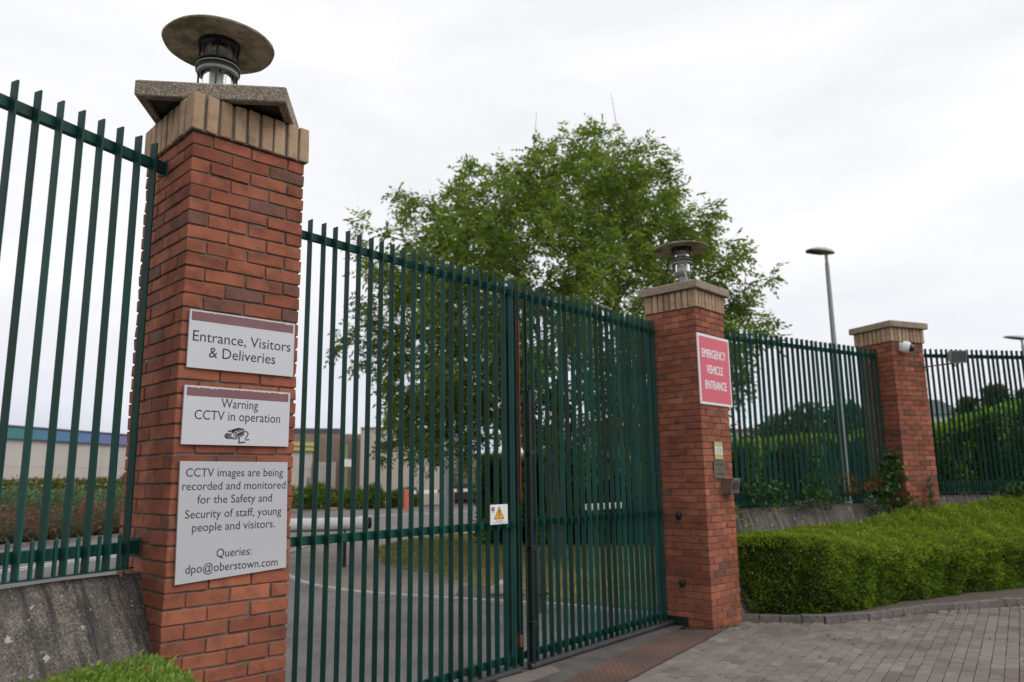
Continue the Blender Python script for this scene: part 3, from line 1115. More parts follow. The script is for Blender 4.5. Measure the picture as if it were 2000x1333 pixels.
# small concrete foot at the gate centre, and the steel plate
o = MB(); o.prism([(3.05, .70), (3.72, .78), (3.78, .97), (3.10, .95)], .05, .108)
tag(o.build('concrete_foot', M['strip_pale']), 'low concrete pad under the meeting gate leaves', 'concrete pad')
mb = MB()
mb.prism([(2.3, -.155), (6.215, .672), (5.93, 1.075), (2.25, .255)], .06, .1045)
tag(mb.build('steel_plate', M['plate']), 'rusty steel checker plate lying before the gate', 'steel plate')
mb = MB()
mb.cbox(-.008, -.001, .30, .585, .098, .195, .002)
for yy in (.36, .45):
    mb.lathe([(.012, 0), (.012, .006), (.001, .008)], 8, (-.012, yy, .15))
o = mb.build('base_plate', M['green_dark'])
o.location = (P2[0], P2[1], 0)
o.rotation_euler = (0, 0, P2[2])
tag(o, 'dark green bolted plate at the foot of the red-sign pillar', 'plate')

# ================================================================== SIGNS ON THE NEAR PILLAR
def panel(T, x0, x1, z0, z1, y0=-.016, y1=-.004, mat='alu', name='panel', c=.0008):
    mb = MB()
    mb.cbox(x0, x1, y0, y1, z0, z1, c)
    mb.build(name, M[mat], T)
YF = -.0166
def band_on(T, x0, x1, z0, z1, seed):
    g = np.random.default_rng(seed)
    mb = MB()
    n = 90
    xs_ = np.linspace(x0, x1, n + 1)
    top = np.array([z1 - max(0, g.normal(.001, .0015)) - (.004 * g.random() if (i < 22 or i > 60) and g.random() < .5 else 0) for i in range(n + 1)])
    vs = [(x, YF, z0) for x in xs_] + [(x, YF, z) for x, z in zip(xs_, top)]
    mb.add(vs, [(i, i + 1, n + 2 + i, n + 1 + i) for i in range(n)])
    mb.build('faded_band', M['maroon'], T)
T = thing('entrance_sign', 'grey notice reading Entrance, Visitors & Deliveries', 'sign', (0, 0, 0))
panel(T, .036, .634, 2.312, 2.616)
band_on(T, .046, .624, 2.560, 2.610, 1)
lines(T, 'ink', [('Entrance, Visitors', .058, .611, 2.453, .055), ('& Deliveries', .147, .521, 2.3735, .055)], YF)

T = thing('camera_warning_sign', 'grey notice reading Warning CCTV in operation, with a camera drawing', 'sign', (0, 0, 0))
panel(T, .032, .621, 1.9215, 2.221)
band_on(T, .045, .610, 2.168, 2.214, 2)
lines(T, 'ink', [('Warning', .228, .433, 2.1155, .048), ('CCTV in operation', .091, .565, 2.050, .048)], YF)
# the drawn camera: polylines in the symbol's own units (x right, y down), mapped on the panel
mb = MB()
def ic(pts, w=.0045):
    k = .137 / 205.
    stroke(mb, [(.2555 + (x - 537) * k, 2.014 - (y - 1130) * .00057) for x, y in pts], w, YF)
def circ(cx, cy, rx, ry, n=18):
    return [(cx + rx * math.cos(2 * PI * i / n), cy + ry * math.sin(2 * PI * i / n)) for i in range(n + 1)]
ic([(560, 1165), (645, 1132), (692, 1140), (690, 1192), (628, 1232), (568, 1228), (560, 1222)])
ic([(560, 1165), (628, 1172), (692, 1140)])
ic([(628, 1172), (628, 1232)], .006)
ic([(592, 1160), (650, 1138)], .007)
ic([(600, 1164), (668, 1142)], .005)
ic([(640, 1190), (682, 1166)], .009)
ic([(638, 1208), (682, 1182)], .007)
ic(circ(562, 1207, 24, 22), .005)
ic(circ(560, 1208, 11, 10), .007)
ic(circ(600, 1200, 14, 24), .004)
ic([(655, 1218), (655, 1268), (704, 1260)], .007)
ic([(692, 1165), (712, 1160), (728, 1178), (722, 1200), (708, 1222), (712, 1240), (738, 1236)], .0055)
mb.build('camera_symbol', M['ink'], T)

T = thing('privacy_notice', 'tall grey notice about recorded images, with the Queries e-mail address', 'sign', (0, 0, 0))
mb = MB()
vs = [(.034, 1.838), (.621, 1.837), (.636, 1.276), (.046, 1.242)]
v = [(x, -.016, z) for x, z in vs] + [(x, -.004, z) for x, z in vs]
mb.add(v, [(3, 2, 1, 0), (4, 5, 6, 7), (0, 1, 5, 4), (1, 2, 6, 5), (2, 3, 7, 6), (3, 0, 4, 7)])
mb.build('panel', M['alu2'], T)
hs = .041
for s_, a, b_, z in (('CCTV images are being', .066, .596, 1.7615), ('recorded and monitored', .052, .613, 1.6945), ('for the Safety and', .131, .536, 1.6275),
                     ('Security of staff, young', .074, .594, 1.556), ('people and visitors.', .113, .559, 1.491), ('Queries:', .245, .433, 1.358), ('dpo@oberstown.com', .092, .585, 1.2905)):
    lines(T, 'ink', [(s_, a, b_, z, hs)], YF)

# ================================================================== SIGNS ON THE SECOND PILLAR
def on_p2(name, label, cat):
    return thing(name, label, cat, (P2[0], P2[1], 0), P2[2])
T = on_p2('emergency_sign', 'red sign with white border reading Emergency Vehicle Entrance', 'sign')
panel(T, -.022, .731, 2.559, 3.388, -.018, -.004, 'white')
panel(T, .006, .703, 2.588, 3.358, -.0195, -.0178, 'redsign', 'red_face', .0002)
lines(T, 'white', [('EMERGENCY', .062, .622, 3.114, .097), ('VEHICLE', .150, .536, 2.928, .097), ('ENTRANCE', .102, .606, 2.7445, .097)], -.0200, .0036)
T = on_p2('number_plate', 'small olive plate reading E12 beneath the red sign', 'sign')
panel(T, .239, .428, 1.932, 2.134, -.014, -.003, 'olive', 'panel')
mb = MB(); text(mb, 'E12', .258, .418, 1.993, .086, -.0146, 0, .004); mb.build('lettering', M['white'], T)
T = on_p2('brass_notice', 'dull bronze plate with dark lettering above the intercom box', 'sign')
panel(T, .200, .455, 1.718, 1.919, -.014, -.003, 'bronze', 'panel')
lines(T, 'bronze_ink', [('PRESS BELL', .222, .435, 1.862, .026), ('FOR', .30, .352, 1.812, .018), ('ATTENTION', .24, .43, 1.752, .024)], -.0146, .0012)
T = on_p2('intercom_box', 'dull steel intercom box jutting from the red-sign pillar', 'intercom')
mb = MB()
mb.add([(.385, 0, 1.54), (.585, 0, 1.54), (.585, 0, 1.705), (.385, 0, 1.705), (.385, -.105, 1.545), (.585, -.105, 1.545), (.585, -.135, 1.705), (.385, -.135, 1.705)],
       [(0, 1, 2, 3), (4, 7, 6, 5)[::-1], (0, 4, 5, 1), (3, 2, 6, 7), (0, 3, 7, 4), (1, 5, 6, 2)])
mb.build('housing', M['steelbox'], T)
mb = MB(); mb.cbox(.41, .56, -.139, -.122, 1.69, 1.715, .002); mb.cbox(.378, .592, -.142, 0, 1.7055, 1.712, .001); mb.build('rain_lip', M['steelbox'], T)
mb = MB(); mb.add([(.42, -.1265, 1.59), (.55, -.1265, 1.59), (.55, -.1395, 1.675), (.42, -.1395, 1.675)], [(0, 1, 2, 3)]); mb.build('speaker_grille', M['bronze_ink'], T)

# photocells on the gate-side face of pillar two
for z, lab in ((1.299, 'upper black round gate sensor on the red-sign pillar'), (.556, 'lower black round gate sensor on the red-sign pillar, near knee height')):
    T = on_p2('gate_sensor', lab, 'sensor')
    T['group'] = 'round gate sensors'
    mb = MB()
    mb.lathe([(.001, 0), (.034, 0), (.036, .008), (.034, .03), (.024, .042), (.001, .045)], 20)
    mb.v = [(-z_ - .002, .352 + x_, z + y_ * 1.25) for x_, y_, z_ in mb.v]
    mb.build('housing', M['black'], T, True)
    mb = MB()
    mb.lathe([(.001, .046), (.012, .046), (.014, .043)], 14)
    mb.v = [(-z_ - .002, .346 + x_, z + .006 + y_) for x_, y_, z_ in mb.v]
    mb.build('lens', M['carglass'], T, True)

# warning sign on the left gate leaf
T = thing('gate_warning_sign', 'small white sign with a yellow warning triangle on the gate', 'sign', (GO[0], GO[1], 0), GA)
sx0, sx1, sz0, sz1 = 1.912, 2.142, 1.352, 1.519
panel(T, sx0, sx1, sz0, sz1, -.056, -.045, 'white')
ys = -.0566
def tri(mb, cx, zb, w, h, y):
    mb.add([(cx - w / 2, y, zb), (cx + w / 2, y, zb), (cx, y, zb + h)], [(0, 1, 2)])
mb = MB(); tri(mb, 2.027, 1.394, .140, .112, ys); mb.build('triangle_border', M['ink'], T)
mb = MB(); tri(mb, 2.027, 1.3985, .120, .097, ys - .0005); mb.build('triangle', M['yellow'], T)
mb = MB()
mb.add([(2.0225, ys - .001, 1.425), (2.0315, ys - .001, 1.425), (2.034, ys - .001, 1.468), (2.027, ys - .001, 1.474), (2.020, ys - .001, 1.468)], [(0, 1, 2, 3, 4)])
mb.add([(2.027 + .006 * math.cos(k), ys - .001, 1.4105 + .006 * math.sin(k)) for k in np.linspace(0, 2 * PI, 13)[:-1]], [tuple(range(12))])
mb.build('exclamation_mark', M['ink'], T)
mb = MB(); mb.add([(1.926, ys, 1.466), (1.966, ys, 1.466), (1.966, ys, 1.498), (1.926, ys, 1.498)], [(0, 1, 2, 3)]); mb.add([(1.929, ys, 1.455), (1.963, ys, 1.455), (1.963, ys, 1.459), (1.929, ys, 1.459)], [(0, 1, 2, 3)])
mb.build('blue_emblem', M['blue'], T)
mb = MB(); mb.add([(1.939, ys - .0005, 1.474), (1.953, ys - .0005, 1.474), (1.953, ys - .0005, 1.492), (1.946, ys - .0005, 1.495), (1.939, ys - .0005, 1.492)], [(0, 1, 2, 3, 4)]); mb.build('emblem_mark', M['orange'], T)
lines(T, 'lampgrey', [('WARNING', 1.978, 2.078, 1.375, .0095), ('AUTOMATIC GATES', 1.944, 2.118, 1.3605, .0075)], ys, .0004)

# ================================================================== CAMERA AND FLOODLIGHT AT PILLAR THREE
T = thing('dome_camera', 'white dome security camera under the cap of the third pillar', 'security camera', (P3[0], P3[1], 0), P3[2])
def dirlathe(mb, prof, o, d, n=28):
    d = Vector(d).normalized()
    q = Vector((0, 0, 1)).rotation_difference(d)
    b = len(mb.v)
    mb.lathe(prof, n)
    for i in range(b, len(mb.v)):
        mb.v[i] = tuple(Vector(o) + q @ Vector(mb.v[i]))
dd = (.45, -.85, -.28)
oo = Vector((.215, -.02, 3.655))
mb = MB(); dirlathe(mb, [(.001, -.02), (.075, -.02), (.092, 0), (.094, .05), (.082, .085), (.060, .10), (.001, .10)], oo, dd); mb.build('housing', M['white'], T, True)
mb = MB(); dirlathe(mb, [(.060, .098), (.058, .118), (.046, .140), (.025, .153), (.001, .156)], oo, dd); mb.build('dark_dome', M['carglass'], T, True)
mb = MB(); mb.cbox(.14, .29, -.022, -.002, 3.59, 3.72, .004); mb.build('mount', M['white'], T)

T = thing('floodlight', 'grey floodlight on a thin rusty arm before the right railing', 'floodlight', (0, 0, 0))
mb = MB()
mb.tube([(11.28, -.06, 3.36), (11.30, -.22, 3.37), (11.44, -.46, 3.395), (11.50, -.53, 3.41)], .010, 8)
mb.build('arm', M['rust'], T, True)
cw, sw = math.cos(-.75), math.sin(-.75)
def fl(x, y, z):      # local: x along, y back, z up
    yt, zt_ = y * math.cos(.25) - z * math.sin(.25), y * math.sin(.25) + z * math.cos(.25)
    return (11.46 + x * cw - yt * sw, -.50 + x * sw + yt * cw, 3.50 + zt_)
mb = MB()
v = [fl(x, y, z) for (x, y, z) in [(-.13, -.07, -.095), (.13, -.07, -.095), (.13, -.07, .095), (-.13, -.07, .095), (-.09, .06, -.055), (.09, .06, -.055), (.09, .06, .075), (-.09, .06, .075)]]
mb.add(v, [(0, 1, 2, 3), (7, 6, 5, 4), (0, 4, 5, 1), (1, 5, 6, 2), (2, 6, 7, 3), (3, 7, 4, 0)])
mb.build('body', M['lampgrey'], T)
mb = MB(); mb.add([fl(-.115, -.0715, -.08), fl(.115, -.0715, -.08), fl(.115, -.0715, .08), fl(-.115, -.0715, .08)], [(0, 1, 2, 3)]); mb.build('lens', plain('flood_glass', (.10, .115, .11), .15), T)
mb = MB()
for k in range(6):
    x = -.07 + k * .028
    mb.add([fl(x, .06, -.05), fl(x + .006, .06, -.05), fl(x + .006, .06, .07), fl(x, .06, .07), fl(x, .10, -.03), fl(x + .006, .10, -.03), fl(x + .006, .10, .06), fl(x, .10, .06)],
           [(0, 1, 5, 4), (1, 2, 6, 5), (2, 3, 7, 6), (3, 0, 4, 7), (4, 5, 6, 7)])
mb.build('cooling_fins', M['galv'], T)
mb = MB(); mb.tube([fl(-.05, 0, -.10), fl(0, .0, -.15), fl(.05, 0, -.10)], .012, 6); mb.build('bracket', M['black'], T)

# ================================================================== STREET LAMPS
def street_lamp(label, x, y, H, head, rb=.085, rt=.045, mat='galv', z0=.05):
    T = thing('street_lamp', label, 'street lamp', (x, y, 0), 0, 'grey street lamps')
    mb = MB()
    mb.tube([(0, 0, z0), (0, 0, 1.2), (0, 0, 1.21), (0, 0, H)], [rb, rb, rb * .86, rt], 14)
    mb.build('column', M[mat], T, True)
    mb = MB()
    mb.tube([(0, 0, H - .02), (0, 0, H + .18), (head[0] * .1, head[1] * .1, H + .23)], rt * .75, 10)
    mb.build('spigot', M[mat], T, True)
    hx, hy = head
    L_ = math.hypot(hx, hy)
    d = Vector((hx / L_, hy / L_, .10)).normalized()
    sd_ = Vector((-hy / L_, hx / L_, 0))
    upv = d.cross(sd_) * -1
    if upv.z < 0: upv = -upv
    o = Vector((0, 0, H + .24)) - d * .12
    mb = MB()
    sec = [(-.06, .06, .03), (.02, .12, .08), (.18, .185, .10), (.36, .19, .085), (L_ + .10, .14, .045), (L_ + .16, .04, .02)]
    vs, fs = [], []
    n = 12
    for (s_, w, h) in sec:
        for k in range(n):
            a = 2 * PI * k / n
            zz = math.sin(a) * h
            if zz < 0: zz *= .35
            vs.append(o + d * s_ + sd_ * (math.cos(a) * w) + upv * zz)
    for i in range(len(sec) - 1):
        for k in range(n):
            fs.append((i * n + k, i * n + (k + 1) % n, (i + 1) * n + (k + 1) % n, (i + 1) * n + k))
    fs.append(tuple(range(n))[::-1])
    fs.append(tuple((len(sec) - 1) * n + k for k in range(n)))
    mb.add(vs, fs)
    hd = mb.build('lamp_head', M[mat], T, True)
    mb = MB()
    c0 = o - upv * .032
    mb.add([c0 + d * .15 + sd_ * .09, c0 + d * .55 + sd_ * .09, c0 + d * .55 - sd_ * .09, c0 + d * .15 - sd_ * .09], [(0, 1, 2, 3)])
    mb.build('lens', M['felt'], hd)
    return T
street_lamp('tall grey street lamp rising between the red-sign and camera pillars', 15.15, 2.82, 6.40, (-.30, .28))
street_lamp('grey street lamp at the right picture edge, head pointing left', 29.9, 2.25, 6.15, (-.45, .40), .08, .05)
street_lamp('grey lamp column behind the left gate leaf, its head hidden in leaves', 13.59, 14.04, 6.0, (-.6, .4), .095, .05)
street_lamp('distant lamp showing only its head above the yellow-green fascia', 17.6, 34.4, 5.1, (.55, -.45), .07, .04)

# ================================================================== FOLIAGE HELPERS
def blob_leaves(c, r_, n, L, Wd, g, flat=.0, shell=.45):
    u = g.normal(size=(n, 3))
    u /= np.linalg.norm(u, axis=1, keepdims=True)
    lump = 1 + .16 * np.sin(u[:, 0] * 5 + c[0]) * np.cos(u[:, 1] * 4 + c[1]) + .1 * np.sin(u[:, 2] * 9 + c[0] * 3)
    rad = (shell + (1 - shell) * g.random(n) ** .5) * lump
    P = np.array(c) + u * rad[:, None] * np.array(r_)
    D = u + g.normal(0, .6, (n, 3))
    D[:, 2] += .25 - flat
    V = leaf_quads(P, D, L * (.7 + .6 * g.random(n)), Wd * (.7 + .6 * g.random(n)), g)
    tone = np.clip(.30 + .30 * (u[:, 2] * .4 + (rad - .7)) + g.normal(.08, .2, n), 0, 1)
    return V, tone
def shrub(name, label, cat, c, r_, n, L, Wd, mat, group=None, seed=0, hull=True):
    g = np.random.default_rng(seed + 100)
    V, t_ = blob_leaves((0, 0, 0), r_, n, L, Wd, g)
    V[:, :, 2] += r_[2] * .92
    V = V[V[:, :, 2].min(1) > -.05]
    t_ = t_[:len(V)]
    ex = None
    if hull:
        ex = MB()
        rr = [(.001, .03), (.62, .1), (.72, .6), (.6, 1.15), (.3, 1.5), (.001, 1.55)]
        ex.lathe([(1 * a, b_ * r_[2]) for a, b_ in rr], 12)
        ex.v = [(x * r_[0], y * r_[1], z) for x, y, z in ex.v]
    o = quads(name, V, t_, [M[mat], M['twig_shade']], None, ex)
    o.location = (c[0], c[1], c[2])
    return tag(o, label, cat, group)

def hedge(name, label, front, back, zf, zb_, dens, L, Wd, mat, base=.12, seed=1, group=None, rough=.035, tops=1.2, tone0=.32, hullin=.05, upright=.4):
    """hedge between a front polyline and a back polyline with top heights zf (front) and zb_ (back)"""
    g = np.random.default_rng(seed)
    F, B = np.array(front, float), np.array(back, float)
    ts = np.linspace(0, 1, len(F))
    nu = 60
    u = np.linspace(0, 1, nu)
    # arc-length parameterise the front
    sl = np.concatenate([[0], np.cumsum(np.hypot(*(F[1:] - F[:-1]).T))])
    tot = sl[-1]
    sl /= tot
    it = lambda A, x: np.stack([np.interp(x, sl, A[:, k]) for k in range(A.shape[1])], -1)
    zf = np.interp(u, sl, zf)
    zb_ = np.interp(u, sl, zb_)
    Fp, Bp = it(F, u), it(B, u)
    def topz(uu, w):
        zz = np.interp(uu, u, zf) * (1 - w) + np.interp(uu, u, zb_) * w
        return zz + rough * (np.sin(uu * tot * 3.1 + w * 3) + np.sin(uu * tot * 7.3 + w * 5 + 1) * .6)
    def bulge(uu, h):
        return rough * 1.6 * (np.sin(uu * tot * 4.3 + h * 4) + .7 * np.sin(uu * tot * 9.1 - h * 6)) - .05 * np.clip((h - .86) / .14, 0, 1) ** 2
    width = np.hypot(*(Bp - Fp).T).mean()
    hm = (zf.mean() - base)
    parts = []
    def push(P, Nn, tn):
        parts.append((P, Nn, tn))
    def perp(uu):
        f0 = it(F, np.clip(uu - .01, 0, 1))
        f1 = it(F, np.clip(uu + .01, 0, 1))
        d = f1 - f0
        n = np.stack([d[:, 1], -d[:, 0]], 1)
        n /= np.linalg.norm(n, axis=1, keepdims=True) + 1e-9
        # outward = away from back
        s_ = np.sign(((it(F, uu) - it(B, uu)) * n).sum(1))
        s_[s_ == 0] = 1
        return n * s_[:, None]
    # front face
    n = int(dens * tot * hm)
    uu, h = g.random(n), g.random(n)
    p = it(F, uu)
    nn = perp(uu)
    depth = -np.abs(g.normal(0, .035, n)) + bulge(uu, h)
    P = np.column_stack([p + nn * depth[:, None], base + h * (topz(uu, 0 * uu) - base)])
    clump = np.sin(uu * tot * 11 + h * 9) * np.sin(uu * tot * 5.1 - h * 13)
    push(P, np.column_stack([nn, np.full(n, .25)]), tone0 + .15 * clump + depth * 3.0 + .22 * (h - .5))  # lower and deeper leaves toned darker, shade put into the colour
    # top
    n = int(dens * tot * width * tops)
    uu, w = g.random(n), g.random(n) ** .9
    p = it(F, uu) * (1 - w[:, None]) + it(B, uu) * w[:, None]
    nn = perp(uu)
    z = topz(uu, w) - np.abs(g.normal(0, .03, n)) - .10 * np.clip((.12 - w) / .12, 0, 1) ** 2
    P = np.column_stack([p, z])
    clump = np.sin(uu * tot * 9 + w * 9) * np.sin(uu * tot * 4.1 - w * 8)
    push(P, np.column_stack([nn * .5, np.full(n, 1.0)]), tone0 + .20 + .12 * clump)  # top face toned lighter, skylight put into the leaf colour
    # ends
    for ue, sg in ((0, -1), (1, 1)):
        n = int(dens * width * hm)
        w, h = g.random(n), g.random(n)
        ua = np.full(n, float(ue))
        p = it(F, ua) * (1 - w[:, None]) + it(B, ua) * w[:, None]
        d = (F[1] - F[0]) if ue == 0 else (F[-1] - F[-2])
        d = d / np.hypot(*d) * sg
        P = np.column_stack([p + d * (bulge(w, h) - np.abs(g.normal(0, .03, n)))[:, None], base + h * (topz(ua, w) - base)])
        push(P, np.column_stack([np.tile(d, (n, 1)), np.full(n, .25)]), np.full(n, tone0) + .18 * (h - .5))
    P = np.concatenate([a[0] for a in parts])
    Nn = np.concatenate([a[1] for a in parts])
    tn = np.concatenate([a[2] for a in parts])
    hole = np.sin(P[:, 0] * 17 + P[:, 2] * 9) * np.sin(P[:, 1] * 15 - P[:, 2] * 19) + .6 * np.sin(P[:, 0] * 41 - P[:, 1] * 37 + P[:, 2] * 33)
    kp = g.random(len(P)) > np.clip((hole - .45) * 1.5, 0, .72)
    P, Nn, tn = P[kp], Nn[kp], tn[kp] - .06 * hole[kp]  # leaves around the gaps toned darker, painting shade into the holes
    n = len(P)
    shoot = g.random(n) < .02
    P = P + Nn / (np.linalg.norm(Nn, axis=1, keepdims=True)) * (shoot * g.uniform(.0, L * 1.6, n))[:, None]
    tn = tn + .15 * shoot
    D = Nn / (np.linalg.norm(Nn, axis=1, keepdims=True)) + g.normal(0, .55, (n, 3))
    D[:, 2] += upright * g.random(n)
    V = leaf_quads(P, D, L * (.65 + .7 * g.random(n)), Wd * (.7 + .6 * g.random(n)), g)
    tn = np.clip(tn + g.normal(0, .14, n), 0, 1)
    # solid dark inner body; its colour paints the shade behind the leaves
    ex = MB()
    vs, fs = [], []
    for i in range(nu):
        a, b_ = Fp[i], Bp[i]
        d = (b_ - a) / (np.hypot(*(b_ - a)) + 1e-9)
        a2, b2 = a + d * (hullin + .05), b_ - d * .02
        for q, z in ((a2, base - .1), (a2, zf[i] - hullin * 1.6 - .04), (a2 + d * .06, zf[i] - hullin - .02), (b2, zb_[i] - hullin - .02), (b2, base - .1)):
            vs.append((q[0], q[1], z))
    for i in range(nu - 1):
        for k in range(5):
            fs.append((i * 5 + k, i * 5 + (k + 1) % 5, i * 5 + 5 + (k + 1) % 5, i * 5 + 5 + k))
    fs.append((0, 1, 2, 3, 4))
    fs.append(tuple((nu - 1) * 5 + k for k in (4, 3, 2, 1, 0)))
    ex.add(vs, fs)
    o = quads(name, V, tn, [M[mat], M['twig_shade']], None, ex)
    return tag(o, label, 'hedge', group)

# right-hand clipped hedge on its kerbed bed
KR = [(6.90, .86), (7.15, .48), (7.42, .09), (7.9, -.2), (8.83, -.51), (10.36, -1.26), (13.6, -2.85)]
mb = MB()
band_ = band('kerb_edging', KR, .10, .02, .168, M['kerbstone'], seg=.21)
tag(band_, kind='structure')
sheet('hedge_bed', [(6.88, .9), (7.18, .52), (7.46, .13), (7.93, -.16), (8.85, -.47), (10.38, -1.22), (13.6, -2.8), (15, -1.8), (12, .3), (10.8, .75), (6.9, 1.1)], .150, M['soil'])
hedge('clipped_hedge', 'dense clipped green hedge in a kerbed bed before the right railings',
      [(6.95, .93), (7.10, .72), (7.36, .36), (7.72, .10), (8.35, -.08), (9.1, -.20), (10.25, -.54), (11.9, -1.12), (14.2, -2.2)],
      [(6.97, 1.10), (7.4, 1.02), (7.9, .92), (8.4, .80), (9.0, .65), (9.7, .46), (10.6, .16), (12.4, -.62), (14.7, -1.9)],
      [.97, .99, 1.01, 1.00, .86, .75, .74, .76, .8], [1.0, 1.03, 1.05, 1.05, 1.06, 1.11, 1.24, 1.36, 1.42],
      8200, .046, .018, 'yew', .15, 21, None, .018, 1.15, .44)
# near left hedge
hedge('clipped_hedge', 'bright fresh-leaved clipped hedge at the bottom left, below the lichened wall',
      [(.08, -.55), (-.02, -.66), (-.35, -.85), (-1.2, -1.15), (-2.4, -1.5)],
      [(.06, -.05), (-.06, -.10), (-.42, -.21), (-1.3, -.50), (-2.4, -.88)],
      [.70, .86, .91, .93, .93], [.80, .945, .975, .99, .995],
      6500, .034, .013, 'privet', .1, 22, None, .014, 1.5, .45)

# laurel hedge inside the compound
hedge('laurel_hedge', 'tall dark laurel hedge behind the gate and railings',
      [(12.2, 11.1), (13.3, 8.9), (14.3, 7.4), (16.2, 5.1), (17.6, 3.4), (18.4, 1.4), (18.6, -1), (18.2, -4)],
      [(13.6, 11.8), (14.8, 9.9), (15.8, 8.4), (17.6, 6.2), (19.1, 4.2), (20, 1.8), (20.2, -1), (19.8, -4)],
      [2.25, 2.35, 2.4, 2.5, 2.6, 2.85, 3.5, 3.9], [2.35, 2.45, 2.5, 2.6, 2.7, 3.0, 3.7, 4.0],
      620, .14, .065, 'laurel', .1, 23, None, .06, 1.2, .40, .12)

# ================================================================== LAWN BLADES
def lawn_blades():
    g = np.random.default_rng(5)
    poly = np.array(GRASS)
    def inside(P):
        r_ = np.zeros(len(P), bool)
        n = len(poly)
        for i in range(n):
            a, b_ = poly[i], poly[(i + 1) % n]
            c = ((a[1] > P[:, 1]) != (b_[1] > P[:, 1])) & (P[:, 0] < (b_[0] - a[0]) * (P[:, 1] - a[1]) / (b_[1] - a[1] + 1e-12) + a[0])
            r_ ^= c
        return r_
    P = np.column_stack([g.uniform(6.6, 14.5, 120000), g.uniform(1.5, 14.6, 120000)])
    P = P[inside(P)][:42000]
    n = len(P)
    D = g.normal(0, .45, (n, 3))
    D[:, 2] = 1
    V = leaf_quads(np.column_stack([P, np.full(n, .108)]), D, .05 + .05 * g.random(n), .008 + .006 * g.random(n), g)
    far = np.clip((P[:, 1] - 6) / 7, 0, 1)
    tn = np.clip(.72 - .45 * far + .18 * np.sin(P[:, 0] * 1.7) * np.sin(P[:, 1] * 1.3) + g.normal(0, .16, n), 0, 1)
    return tag(quads('lawn_grass', V, tn, M['grassblade']), kind='stuff')
lawn_blades()

